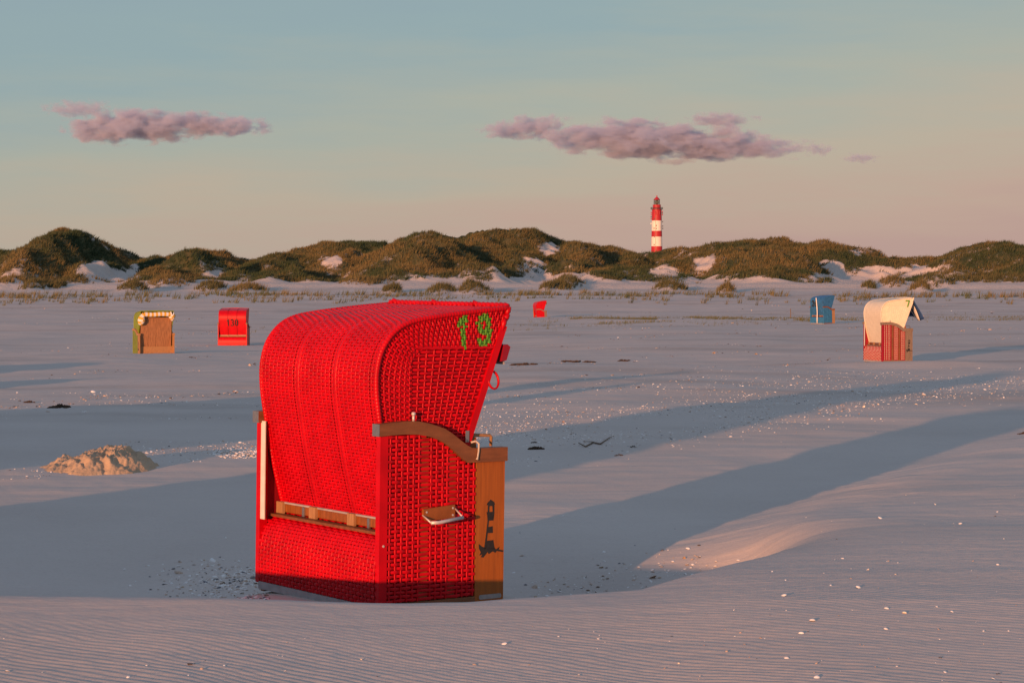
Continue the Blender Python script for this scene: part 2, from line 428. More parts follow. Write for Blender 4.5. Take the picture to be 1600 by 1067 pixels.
# spurs in front of the skyline: px, top row, half width left and right px, distance, half depth
HILLS = [
    (100, 363, 135, 118, 300, 30), (-30, 392, 100, 75, 318, 30), (160, 395, 50, 58, 288, 16), (45, 405, 60, 45, 282, 12),
    (298, 394, 82, 96, 292, 24), (250, 405, 50, 50, 282, 12), (350, 412, 50, 60, 282, 12), (405, 417, 50, 40, 284, 12),
    (440, 397, 95, 60, 316, 26), (470, 415, 60, 60, 284, 14), (418, 424, 34, 40, 276, 8), (540, 392, 70, 50, 305, 20), (520, 424, 45, 50, 278, 8),
    (652, 366, 150, 165, 306, 36), (640, 385, 110, 120, 290, 20), (745, 412, 50, 50, 280, 12), (790, 398, 55, 50, 292, 16), (775, 420, 35, 34, 276, 8),
    (760, 372, 60, 80, 325, 25), (905, 377, 55, 90, 318, 26), (880, 405, 50, 60, 296, 12), (955, 408, 95, 95, 292, 18), (1010, 415, 60, 60, 284, 12), (925, 425, 45, 55, 278, 8), (985, 393, 70, 70, 325, 25),
    (1060, 402, 60, 70, 312, 18), (1040, 425, 40, 50, 280, 8), (1188, 384, 98, 122, 296, 28), (1180, 405, 80, 90, 282, 14),
    (1262, 382, 70, 75, 325, 22), (1290, 398, 45, 50, 312, 14), (1370, 402, 40, 52, 322, 14), (1330, 398, 45, 40, 335, 14), (1388, 412, 30, 30, 304, 9),
    (1545, 381, 105, 110, 300, 28), (1600, 398, 70, 80, 286, 16), (1500, 412, 45, 50, 284, 12), (1620, 388, 70, 90, 310, 24),
    (-160, 384, 120, 120, 300, 28), (-330, 372, 150, 140, 298, 30), (1750, 380, 120, 110, 300, 26), (1960, 384, 150, 140, 300, 30)]
SKYD = 338.0
def hill_height(x, y):
    """height of the dune field above sea level"""
    wx = x + 3.2 * fbm(x / 14., y / 14., 301, 4); wy = y + 4.5 * fbm(x / 15. + 9, y / 15., 305, 4)
    m0 = FPX / SKYD
    sx = np.array([(a - 800) / m0 for a, b in SKYL]); sz = np.array([HC - (b - YH) / m0 for a, b in SKYL])
    top = np.interp(x, sx, sz)
    yc = SKYD + 9 * fbm(x / 16., x * 0, 311, 2)
    d = wy - yc
    fr = np.where(d < 0, np.clip(-d / 46., 0, 1), np.clip(d / 120., 0, 1))
    wallp = 1 - np.where(d < 0, fr ** 1.15, fr ** 1.5)
    z = 2.2 + (top - 2.2) * wallp
    k = 1.6
    acc = np.exp(k * z)
    c0 = math.sqrt(1.06) - math.sqrt(.06)
    for (px, py, wl, wr, D, dep) in HILLS:
        cx, zt = px2w(px, py, D); m = FPX / D
        dx = wx - cx; dy = wy - D
        s_ = np.where(dx < 0, wl / m, wr / m)
        r = np.sqrt((dx / s_) ** 2 + (dy / dep) ** 2)
        sh = (math.sqrt(1.06) - np.sqrt(r * r + .06)) / c0
        acc += np.exp(k * np.clip(2.0 + (zt - 2.0) * sh, -10, 40))
    return np.log(acc) / k - .35

def base_height(x, y):
    px = 800 + FPX * x / np.maximum(y, 6.0)
    t = sstep(350, 1150, px)
    zl = np.interp(y, PY, ZL); zr = np.interp(y, PY, ZR)
    return zl * (1 - t) + zr * t

def HH(x, y, near=True):
    x = np.asarray(x, float); y = np.asarray(y, float)
    h = base_height(x, y)
    r = np.hypot(x, y)
    q = .917 * x - .40 * y; p = .40 * x + .917 * y
    # ---- unseen mounds, added off frame to cast long shadow streaks on the beach
    pb = np.clip(-q / .617, 0, 80) * .822
    def caster(qc, wq, hh, back, wp):
        return hh * np.exp(-np.abs((q - qc) / wq) ** 2.6) * np.exp(-((p - (pb - back)) / wp) ** 2)
    h += caster(-8.75, 1.15, 3.0, 6.5, 2.3)
    h += caster(-12.95, 0.42, 1.9, 4.5, 1.5)
    h += caster(-14.3, 0.5, 1.9, 4.5, 1.5)
    h += caster(-16.3, 2.0, 1.25, 5.0, 1.8)
    h += caster(-26, 1.6, .8, 5.0, 1.8)
    h += caster(-34, 1.2, .8, 5.5, 2.0)
    # ---- foreground drift and the scour hollow round the chair
    crest_y = np.interp(x, [-8, -2, -.2, .6, .9, 1.2, 1.5, 2.4], [9.15, 9.3, 9.4, 9.75, 10.3, 10.9, 11.4, 12.0])
    crest_y = crest_y + .05 * np.sin(x * 2.3)
    edge_x = np.interp(y, [9, 10.3, 11, 12, 12.8, 13.3, 13.9, 14.9, 18, 24, 34], [.75, 1.05, 1.25, 1.50, 1.55, 1.25, 1.12, 1.5, 2.85, 5.4, 9.7])
    edge = x - edge_x
    lee = 1 - sstep(crest_y, crest_y + 1.15 + 2.2 * sstep(1.0, 2.0, x), y)
    drift = .58 * sstep(-.42, .85, edge) + .42 * sstep(-.3, 2.6, edge)
    plateau = np.interp(y, [2, 5, 8, 9.3, 12, 16, 22, 32, 40], [0, .17, .25, .298, .27, .23, .16, .05, 0])
    plateau = plateau - .03 * sstep(-1.4, -.4, x) * (1 - sstep(.4, 1.2, x)) + .02 * (1 - sstep(-3, -1.5, x))
    h += plateau * (1 - (1 - lee) * (1 - drift))
    h -= 0.20 * np.exp(-((x + 2.2) / 1.7) ** 2 - ((y - 12.9) / 1.9) ** 2)
    h -= 0.16 * np.exp(-((x - .45) / .9) ** 2 - ((y - 12.2) / 1.1) ** 2)
    h -= 0.10 * np.exp(-((x - 1.32) / .32) ** 2 - ((y - 12.7) / .45) ** 2)
    foot = np.exp(-(((x + .72) / .95) ** 2 + ((y - 11.55) / .85) ** 2) ** 2)
    h = h * (1 - foot) + .004 * foot
    # mid-ground swales
    h += 0.07 * fbm(x / 5.5, y / 8.0, 31, 3) * sstep(14, 22, y) * (1 - sstep(190, 230, y))
    h += 0.20 * fbm(x / 13., y / 20.0, 35, 3) * sstep(24, 45, y) * (1 - sstep(190, 230, y))
    h += 0.20 * fbm(x / 12., y / 9.0, 37, 3) * sstep(190, 230, y)
    h += 0.030 * fbm(x / 1.5, y / 1.1, 41, 5) * sstep(11.5, 14, y) * (1 - sstep(70, 110, y))
    # small steps at the white chair and blue chair
    h += 0.10 * np.exp(-((x - 9.6) / 2.6) ** 2 - ((y - 50.6) / 1.3) ** 2)
    # drift under the sand heap
    if near:
        # wind ripples, real relief
        warp = 0.085 * fbm(x / 1.0, y / 1.0, 51, 3) + 0.035 * fbm(x / .28, y / .22, 55, 2)
        ph = (y + 0.75 * x - .12 * x * sstep(.3, 1.5, x) - .06 * np.clip(x - 1, 0, 5) ** 2 + warp * .85) / 0.060
        fr = ph - np.floor(ph)
        wv = np.where(fr < .6, fr / .6, (1 - fr) / .4)
        wv = wv * wv * (3 - 2 * wv) - .5
        amp = 0.0029 * (0.55 + 0.45 * sstep(-.4, .4, fbm(x / 1.7 + 4, y / 1.2, 61, 2)))
        fade = (1 - sstep(-.5, .1, y - crest_y)) * (.35 + .65 * (1 - sstep(-1.2, -.3, y - crest_y) * (1 - sstep(.4, 1.4, x)))) + 0.6 * sstep(.0, .6, edge) * (1 - sstep(20, 26, y)) * (1 - lee) + .35 * sstep(14.5, 16, y) * (1 - sstep(20, 24, y)) * (1 - sstep(-3.2, -1.6, x))
        h += amp * wv * np.clip(fade, 0, 1)
        # short cross drifts on the right
        cz = np.exp(-((x - 2.55 - (y - 16) * .32) / .75) ** 2) * np.exp(-((y - 17) / 2.2) ** 2)
        ph2 = (y * .8 + x * .45 + .25 * fbm(x, y, 71, 2)) / .55
        f2 = ph2 - np.floor(ph2)
        h += 0.030 * cz * (np.where(f2 < .75, f2 / .75, (1 - f2) / .25) - .5)
        h += 0.0016 * fbm(x / .10, y / .10, 81, 3)
    # rise beneath the foredunes
    for (px, py, w, dd) in HUMPS:
        D = 246 + 14 * hash2(np.array([px]), np.array([py]), 3)[0] if py > 439 else 262 + 8 * hash2(np.array([px]), np.array([py]), 4)[0]
        cx, zt = px2w(px, py, D)
        mm_ = (np.abs(x - cx) < w * D / FPX * 2.2) & (np.abs(y - D) < dd * 2.2)
        if mm_.any():
            r2 = ((x[mm_] - cx) / (w * D / FPX)) ** 2 + ((y[mm_] - D) / dd) ** 2
            hb = base_height(np.array([cx]), np.array([D]))[0]
            h[mm_] = h[mm_] + max(zt - hb, 0.3) * .85 * np.exp(-r2 * 1.5) * (1 + .7 * fbm(x[mm_] / 1.3, y[mm_] / 1.3, 77, 3))
    return h

def h1(x, y, near=False):
    return float(HH(np.array([x]), np.array([y]), near)[0])

# ------------------------------------------------------------------ the beach
R_SPLIT = 262.0
def polar(rs, th):
    R, T = np.meshgrid(rs, th, indexing='ij')
    return R * np.sin(T), R * np.cos(T)
fine = np.linspace(-0.262, 0.262, 330)
coarse = np.linspace(0.262, 2 * PI - 0.262, 190)[1:-1]
ths = np.concatenate([fine, coarse])
rs = np.concatenate([[0.02], np.geomspace(0.6, 7.4, 46), 7.4 * np.exp(np.arange(1, 660) * 0.00120), ])
rs = np.concatenate([rs, np.geomspace(rs[-1], R_SPLIT, 430)[1:]])
X, Y = polar(rs, ths)
Z = HH(X.ravel(), Y.ravel(), True)
xr, yr = X.ravel(), Y.ravel()
dark_amt = np.clip(0.9 * np.exp(-((xr + 2.0) / 1.3) ** 2 - ((yr - 11.6) / .8) ** 2) + 0.8 * np.exp(-((xr - .9) / .9) ** 2 - ((yr - 12.4) / .9) ** 2)
               + 0.85 * sstep(.0, .5, fbm(xr / 9, yr / 3.5, 91, 4)) * sstep(18, 30, yr), 0, 1)
dark_amt *= (0.6 + 0.4 * sstep(-.5, .5, fbm(xr / .5, yr / .5, 95, 3)))  # darker sand tone in two hollows and in streaks farther out
beach = npmesh('sandy_beach', np.stack([xr, yr, Z], 1), gridfaces(len(rs), len(ths), True), M['sand'], attrs={'dark_amt': dark_amt})
tag(beach, 'wide pale sandy beach with wind ripples and long low shadows', kind='structure')

# ------------------------------------------------------------------ the dunes
# sand blow-outs and bare feet: px, row, half w px, half h px, distance
BARE = [(182, 432, 34, 14, 290), (150, 420, 26, 22, 296), (515, 407, 20, 10, 318), (210, 420, 10, 10, 300),
        (830, 428, 36, 26, 290), (815, 445, 40, 12, 275), (858, 390, 18, 10, 335), (905, 440, 50, 12, 278), (950, 446, 80, 8, 272), (1100, 412, 24, 12, 320), (1040, 425, 26, 10, 298),
        (780, 440, 14, 10, 280), (1300, 414, 26, 10, 318), (1340, 433, 70, 16, 300), (1420, 423, 60, 8, 330), (1470, 420, 60, 10, 360), (1340, 395, 16, 5, 350), (1430, 415, 30, 4, 380),
        (1200, 450, 90, 5, 270), (520, 446, 40, 6, 278), (330, 430, 16, 6, 280), (1270, 434, 30, 8, 290)]
def dune_height(x, y):
    hb = HH(x, y, False)
    hh = hill_height(x, y)
    k = 1.2
    z = np.log(np.exp(k * np.clip(hb, -5, 30)) + np.exp(k * np.clip(hh, -5, 40))) / k - 0.0
    amt = np.clip((z - hb) / 2.5, 0, 1) * sstep(264, 275, y + 0 * x)
    z = hb + (z - hb) * sstep(0.0, 1.0, (np.hypot(x, y) - 262.0) / 6.0)
    rg = 1 - np.abs(fbm((x + .5 * y) / 9., (y - .2 * x) / 16., 121, 3)) * 2.6
    z += amt * (1.2 * fbm(x / 8., y / 8., 101, 4) + 0.14 * fbm(x / 1.8, y / 1.8, 107, 3) + 1.2 * rg - .65)
    return z, amt
def grass_amt(x, y, z, amt):
    g = 0.02 + 0.62 * sstep(0.05, 0.45, amt)
    g = g + 0.15 * fbm(x / 9., y / 9., 111, 3) + .20 * fbm(x / 2.5, y / 6., 113, 4) - .16 * (1 - sstep(.25, .9, amt))
    px = 800 + FPX * x / y; py = YH - (z - HC) / y * FPX
    for (bx, by, w, hh, D) in BARE:
        rr = ((px - bx) / w) ** 2 + ((py - by) / hh) ** 2 + ((y - D) / 45.) ** 2
        rr = rr + 1.1 * fbm(x / 3.0, y / 5., 171, 4)
        g = g - 0.40 * np.clip(1.35 - rr, 0, 1)
    return g
thd = np.linspace(-0.62, 0.62, 1500)
dth = np.concatenate([np.linspace(-0.62, -0.25, 160)[:-1], np.linspace(-0.25, 0.25, 950), np.linspace(0.25, 0.62, 160)[1:]])
rd = np.concatenate([np.linspace(R_SPLIT, 370, 190), np.geomspace(371, 700, 60)])
X, Y = polar(rd, dth)
xr, yr = X.ravel(), Y.ravel()
zd, amt = dune_height(xr, yr)
ga = grass_amt(xr, yr, zd, amt)
# close the back of the dune field down to the land behind
rr_ = np.hypot(xr, yr); zd = np.where(rr_ > 640, zd * (1 - sstep(640, 700, rr_)) + 1.0 * sstep(640, 700, rr_), zd)
# smooth join with the beach rim
dunes = npmesh('dune_hills', np.stack([xr, yr, zd], 1), gridfaces(len(rd), len(dth)), M['dune'], attrs={'grass': ga, 'dark_amt': np.zeros(len(xr))})
tag(dunes, 'chain of grassy sand dunes across the back of the beach', kind='structure')

rf = np.geomspace(R_SPLIT - 1, 9000, 40)
tf = np.linspace(0, 2 * PI, 181)[:-1]
X, Y = polar(rf, tf); xr, yr = X.ravel(), Y.ravel()
zf = base_height(xr, yr) - 0.35
inside = (np.abs(np.arctan2(xr, yr)) < 0.68) & (np.hypot(xr, yr) < 800)
zf = np.where(inside, -2.0, zf)
far = npmesh('far_land', np.stack([xr, yr, zf], 1), gridfaces(len(rf), len(tf), True), M['dune'],
             attrs={'grass': np.where(np.abs(np.arctan2(xr, yr)) < 1.3, .4, -1.), 'dark_amt': np.zeros(len(xr))})
tag(far, 'flat land beyond the dunes', kind='structure')

# ------------------------------------------------------------------ grass
def tuft_mesh(name, px, py, pz, hgt, spread, nb, blade, material, label, cat=None, tone=None, kind='stuff', lean=(0.25, 0.1)):
    n = len(px)
    P = np.stack([px, py, pz], 1)
    P = np.repeat(P, nb, 0); H = np.repeat(hgt, nb); S = np.repeat(spread, nb); T = np.repeat(tone, nb)
    m = len(P)
    a = RNG.uniform(0, 2 * PI, m); rr = np.sqrt(RNG.uniform(0, 1, m)) * S
    base = P + np.stack([np.cos(a) * rr, np.sin(a) * rr, np.zeros(m) - 0.05], 1)
    ln = H * RNG.uniform(.55, 1.1, m)
    tip = base + np.stack([np.cos(a) * rr * .9 + lean[0] * ln + RNG.normal(0, .13, m) * ln, np.sin(a) * rr * .9 + lean[1] * ln + RNG.normal(0, .13, m) * ln, ln], 1)
    wa = RNG.normal(0, .7, m)
    wv = np.stack([np.cos(wa), np.sin(wa), np.zeros(m)], 1) * (blade * RNG.uniform(.6, 1.4, m))[:, None]
    V = np.empty((m * 3, 3)); V[0::3] = base - wv; V[1::3] = base + wv; V[2::3] = tip
    F = np.arange(m * 3).reshape(-1, 3)
    tn = np.repeat(np.clip(T + RNG.normal(0, .18, m), 0, 1), 3)
    o = npmesh(name, V, F, material, smooth=False, attrs={'tone': tn})
    tag(o, label, cat, kind=kind)
    return o

n = 175000
ang = RNG.uniform(-0.30, 0.30, n); rad = np.sqrt(RNG.uniform(263 ** 2, 372 ** 2, n))
gx, gy = rad * np.sin(ang), rad * np.cos(ang)
gz, gam = dune_height(gx, gy)
gg = grass_amt(gx, gy, gz, gam)
keep = gg + 0.26 * fbm(gx / 1.7, gy / 1.7, 131, 3) + RNG.normal(0, .05, n) > 0.42
# skip those on slopes that face away
eps = 1.0
dzy = (dune_height(gx, gy + eps)[0] - gz) / eps
keep &= dzy > -0.28
gx, gy, gz = gx[keep], gy[keep], gz[keep]
print('dune tufts', len(gx))
tone = 0.30 + 1.1 * fbm(gx / 11, gy / 9, 141, 3) + 0.4 * fbm(gx / 2., gy / 2., 143, 2)
tuft_mesh('marram_grass', gx, gy, gz, RNG.uniform(.3, .7, len(gx)), RNG.uniform(.15, .4, len(gx)), 6, 0.045, M['grass'],
          'dense green and ochre marram grass covering the dune slopes', tone=tone)

# young tufts on the upper beach, in a broken belt
n = 16000
ang = RNG.uniform(-0.30, 0.30, n); rad = RNG.uniform(196, 262, n)
bx, by = rad * np.sin(ang), rad * np.cos(ang)
dens = np.exp(-((rad - 236) / 8.) ** 2) * .9 + .25 * np.exp(-((rad - 218) / 7.) ** 2)
dens = dens * sstep(-.1, .35, fbm(bx / 3.2, by / 5., 151, 3) + .1)
k = RNG.uniform(0, 1, n) < dens * .6
bx, by = bx[k], by[k]
bz = HH(bx, by, False)
print('belt tufts', len(bx))
tuft_mesh('beach_grass', bx, by, bz, RNG.uniform(.3, .95, len(bx)), RNG.uniform(.12, .35, len(bx)), 9, 0.028, M['grass_fresh'],
          'broken belt of young grass tufts along the foot of the dunes', tone=.35 + .5 * fbm(bx / 4, by / 4, 155, 2))
# sparse green film of grass further down the beach
n = 26000
fx = np.concatenate([RNG.uniform(4, 19, n // 2), RNG.uniform(20, 40, n // 4), RNG.uniform(-16, 3, n // 4)])
fy = np.concatenate([RNG.normal(142, 9, n // 2), RNG.normal(146, 12, n // 4), RNG.normal(128, 12, n // 4)])
k = (fbm(fx / 2.2, fy / 5., 161, 3) > .1) & (RNG.uniform(0, 1, n) < np.concatenate([np.full(n // 2, .5), np.full(n // 4, .4), np.full(n // 4, .16)]))
fx, fy = fx[k], fy[k]
print('film tufts', len(fx))
tuft_mesh('sparse_grass', fx, fy, HH(fx, fy, False), RNG.uniform(.08, .28, len(fx)), RNG.uniform(.05, .15, len(fx)), 3, 0.014, M['grass_fresh'],
          'thin film of short green grass on the flat sand beside the beach chairs', tone=np.full(len(fx), .25))

# grassy humps that stand apart: things of their own
hump_lab = ['large ochre grass tussock at the far left under the peaked dune', 'low grass tussock just right of the large one at the far left', 'broad ochre tussock below the rounded orange dune', 'small tussock at the right foot of the peaked dune',
            'tiny tussock on bare sand below the peaked dune', 'low dark tussock between the orange dune and the beach', 'ochre tussock at the right foot of the orange dune',
            'ochre grass on a sandy hump below the big central dune', 'small dark round tussock right of the sandy hump', 'tussock behind the roof of the big red chair',
            'tussock at the right foot of the big central dune', 'drooping grass clump on the sand slip left of the lighthouse', 'tiny clump at the left of the sand slip', 'flat grass clump in front of the sand slip',
            'grass clump below the lighthouse at the dune foot', 'tiny brown tussock on the sand right of the lighthouse', 'round ochre tussock above the blue chair in the dune valley', 'tiny pointed tussock in the dune valley',
            'low dark tussock right of the round ochre one', 'green tussock group at the valley mouth', 'dark tussock at the left foot of the right dune', 'grass clump at the foot of the right dune', 'grass clump at the far right edge under the right dune']
for (px, py, w, dd), lab in zip(HUMPS, hump_lab):
    D = 246 + 14 * hash2(np.array([px]), np.array([py]), 3)[0] if py > 439 else 262 + 8 * hash2(np.array([px]), np.array([py]), 4)[0]
    cx, zt = px2w(px, py, D)
    nn = int(30 + w * 7)
    a = RNG.uniform(0, 2 * PI, nn); r_ = np.sqrt(RNG.uniform(0, 1, nn)) * RNG.uniform(.6, 1.25, nn)
    ux = cx + np.cos(a) * r_ * w * D / FPX; uy = D + np.sin(a) * r_ * dd
    uz = HH(ux, uy, False); rad_ = np.hypot(ux, uy)
    dz_, _ = dune_height(ux, uy)
    uz = np.where(rad_ > 262, dz_, uz)
    o = tuft_mesh('grass_tussock', ux, uy, uz, RNG.uniform(.25, .95, nn), RNG.uniform(.12, .35, nn), 7, 0.035, M['grass'], lab, 'grass tussock',
                  tone=np.full(nn, .72 if 'ochre' in lab or 'brown' in lab else .4), kind=None)

# ------------------------------------------------------------------ lighthouse
LD = 1350.0
lm = LD / FPX
lx, lztop = px2w(1026, 308, LD)
def lz(cy):   # row of the lighthouse close-up -> world z
    return HC - ((290 + cy / 8.889) - YH) * lm
zb = lz(1010)
hillv = []
RR = np.linspace(0, 1, 14); TT = np.linspace(0, 2 * PI, 37)[:-1]
A, B = np.meshgrid(RR, TT, indexing='ij')
hv = np.stack([lx + A * 120 * np.cos(B), LD + A * 120 * np.sin(B), zb + 0.5 - (zb + 1) * sstep(0.08, 1, A) + 0.6 * fbm(A * 9 * np.cos(B), A * 9 * np.sin(B), 5, 3)], -1).reshape(-1, 3)
lhill = npmesh('lighthouse_hill', hv, gridfaces(14, 36, True), M['dune'], attrs={'grass': np.full(len(hv), .5), 'dark_amt': np.zeros(len(hv))})
tag(lhill, 'grassy hill that carries the lighthouse', kind='structure')
lh = bpy.data.objects.new('lighthouse', None); COL.objects.link(lh); lh.location = (lx, LD, zb)
tag(lh, 'tall round lighthouse with red and white bands standing behind the dunes', 'lighthouse')
def lr(cy):   # radius by row
    return (139 + (157 - 139) * (cy - 490) / 450.) * lm / 8.889 / 2
def Zl(cy): return lz(cy) - zb
for nm, mt, c0, c1 in (('red_band', 'lh_red', 1010, 845), ('white_band', 'lh_white', 845, 712), ('red_band', 'lh_red', 712, 632), ('white_band', 'lh_white', 632, 490), ('red_band', 'lh_red', 490, 338)):
    b = MB(); b.lathe([(lr(c0), Zl(c0)), (lr(c1), Zl(c1))], 32); b.build(nm, M[mt], lh, smooth=False)
b = MB(); r0 = 66 * lm / 8.889
b.lathe([(r0, Zl(338)), (r0 + .9, Zl(333)), (r0 + .9, Zl(328)), (r0, Zl(328))], 28)
b.build('gallery_floor', M['lh_dark'], lh)
b = MB()
for k in range(20):
    a = k * PI / 10; R = r0 + .8
    b.tube([(R * math.cos(a), R * math.sin(a), Zl(328)), (R * math.cos(a), R * math.sin(a), Zl(306))], .06, 4)
for zz in (306, 317):
    b.tube([((r0 + .8) * math.cos(k * PI / 14), (r0 + .8) * math.sin(k * PI / 14), Zl(zz)) for k in range(28)], .06, 4, closed=True)
b.build('gallery_railing', M['lh_dark'], lh)
b = MB(); b.lathe([(58 * lm / 8.889, Zl(328)), (55 * lm / 8.889, Zl(280)), (58 * lm / 8.889, Zl(276)), (58 * lm / 8.889, Zl(270))], 28); b.build('upper_drum', M['lh_red'], lh)
b = MB(); b.lathe([(41 * lm / 8.889, Zl(270)), (41 * lm / 8.889, Zl(200))], 16); b.build('lantern_glass', M['glass'], lh)
b = MB(); b.lathe([(.5, Zl(270)), (1.0, Zl(255)), (1.0, Zl(215)), (.4, Zl(203))], 12); b.build('lantern_lens', M['lens_glint'], lh, smooth=True)
b = MB(); R = 43 * lm / 8.889
for k in range(12):
    a = k * PI / 6 + .2; b.tube([(R * math.cos(a), R * math.sin(a), Zl(270)), (R * math.cos(a), R * math.sin(a), Zl(199))], .07, 4)
for zz in (248, 225, 202):
    b.tube([(R * math.cos(k * PI / 12), R * math.sin(k * PI / 12), Zl(zz)) for k in range(24)], .07, 4, closed=True)
b.build('lantern_frame', M['lh_dark'], lh)
b = MB(); b.lathe([(46 * lm / 8.889, Zl(201)), (43 * lm / 8.889, Zl(195)), (24 * lm / 8.889, Zl(175)), (8 * lm / 8.889, Zl(162)), (.3, Zl(158)), (.35, Zl(152)), (.3, Zl(142))], 20); b.build('roof', M['lh_red'], lh, smooth=False)
for (cx_, cy_) in ((378, 597), (404, 601), (405, 560), (378, 825), (380, 712), (395, 372), (380, 470)):
    b = MB(); rr_ = lr(cy_); dx = (cx_ - 418) * lm / 8.889; yy = -math.sqrt(max(rr_ ** 2 - dx ** 2, 0))
    b.box(dx - .3, dx + .3, yy - .12, yy + .25, Zl(cy_ + 10), Zl(cy_ - 10)); b.build('window', M['lh_dark'], lh)
b = MB(); dx = (398 - 418) * lm / 8.889
b.tube([(dx, -math.sqrt(lr(c) ** 2 - dx ** 2) - .12, Zl(c)) for c in (1000, 850, 700, 490, 345)], .09, 5); b.build('cable_duct', M['lh_dark'], lh)
for side, cy_, mt in ((-1, 378, 'lh_red'), (-1, 405, 'lh_red'), (-1, 438, 'lh_dark'), (-1, 465, 'lh_red'), (1, 365, 'lh_red'), (1, 385, 'lh_dark'), (1, 408, 'lh_red'), (1, 505, 'lh_dark'), (1, 565, 'lh_dark'), (1, 598, 'lh_dark'), (-1, 530, 'lh_white')):
    R = lr(cy_); b = MB()
    b.tube([(side * R * .98, -.4, Zl(cy_)), (side * (R + .5), -.4, Zl(cy_))], .08, 5)
    b.tube([(side * (R + .5), -.4, Zl(cy_ + 10)), (side * (R + .5), -.4, Zl(cy_ - 10))], .26, 6); b.build('antenna', M[mt], lh)
for dx in (-.9, .3, 1.3):
    b = MB(); b.box(dx - .25, dx + .25, -lr(380) - .35, -lr(380) + .3, Zl(410), Zl(362)); b.build('antenna_panel', M['lh_red'], lh)

# ------------------------------------------------------------------ beach chairs
PROF = [(.155, .40), (.14, .44), (.10, .58), (.055, .76), (.02, .94), (-.003, 1.08), (-.008, 1.19), (.004, 1.27), (.028, 1.335), (.068, 1.392), (.12, 1.437), (.18, 1.466), (.26, 1.486), (.42, 1.508), (.62, 1.529), (.82, 1.546)]
def resample(pts, step):
    P = np.array(pts, float)
    # catmull-rom densify
    Q = []
    n = len(P)
    for i in range(n - 1):
        p0 = P[max(i - 1, 0)]; p1 = P[i]; p2 = P[i + 1]; p3 = P[min(i + 2, n - 1)]
        for t in np.linspace(0, 1, 12, endpoint=False):
            Q.append(.5 * ((2 * p1) + (-p0 + p2) * t + (2 * p0 - 5 * p1 + 4 * p2 - p3) * t * t + (-p0 + 3 * p1 - 3 * p2 + p3) * t ** 3))
    Q.append(P[-1]); Q = np.array(Q)
    d = np.concatenate([[0], np.cumsum(np.linalg.norm(np.diff(Q, axis=0), axis=1))])
    m = max(2, int(round(d[-1] / step)) + 1)
    s = np.linspace(0, d[-1], m)
    return np.stack([np.interp(s, d, Q[:, k]) for k in range(Q.shape[1])], 1), d[-1], (d, Q)
PR, PLEN, PD = resample(PROF, .01)
def prof_at(s):
    d, Q = PD
    x = np.interp(s, d, Q[:, 0]); z = np.interp(s, d, Q[:, 1])
    e = .004
    tx = np.interp(s + e, d, Q[:, 0]) - np.interp(s - e, d, Q[:, 0]); tz = np.interp(s + e, d, Q[:, 1]) - np.interp(s - e, d, Q[:, 1])
    l = np.hypot(tx, tz) + 1e-9
    return x, z, -tz / l, tx / l           # outward normal
BOX = [(.0, .03), (-.003, .10), (-.004, .17), (.002, .25), (.024, .315), (.06, .36), (.12, .39), (.20, .41)]
BR, BLEN, BD = resample(BOX, .01)
def box_at(s):
    d, Q = BD
    x = np.interp(s, d, Q[:, 0]); z = np.interp(s, d, Q[:, 1]); e = .004
    tx = np.interp(s + e, d, Q[:, 0]) - np.interp(s - e, d, Q[:, 0]); tz = np.interp(s + e, d, Q[:, 1]) - np.interp(s - e, d, Q[:, 1])
    l = np.hypot(tx, tz) + 1e-9
    return x, z, -tz / l, tx / l

def ribbon(mb, C, Nn, Tt, w, t, matidx=0, closed_under=False):
    """flat rounded strip: centre line C, surface normals Nn, cross direction Tt"""
    n = len(C)
    prof = [(-.5, -.35), (-.46, .3), (-.2, .5), (.2, .5), (.46, .3), (.5, -.35)]
    w_ = w if np.isscalar(w) else np.asarray(w)[:, None]
    V = np.concatenate([C + Tt * (a * w_) + Nn * (b * t) for a, b in prof], 0)
    k = len(prof)
    i = np.arange(n - 1)
    F = np.concatenate([np.stack([j * n + i, j * n + i + 1, (j + 1) * n + i + 1, (j + 1) * n + i], 1) for j in range(k - 1)], 0)
    if np.isscalar(matidx): Mi = matidx
    else: Mi = np.tile(matidx[:-1], k - 1).tolist()
    mb.addnp(V, F, Mi)

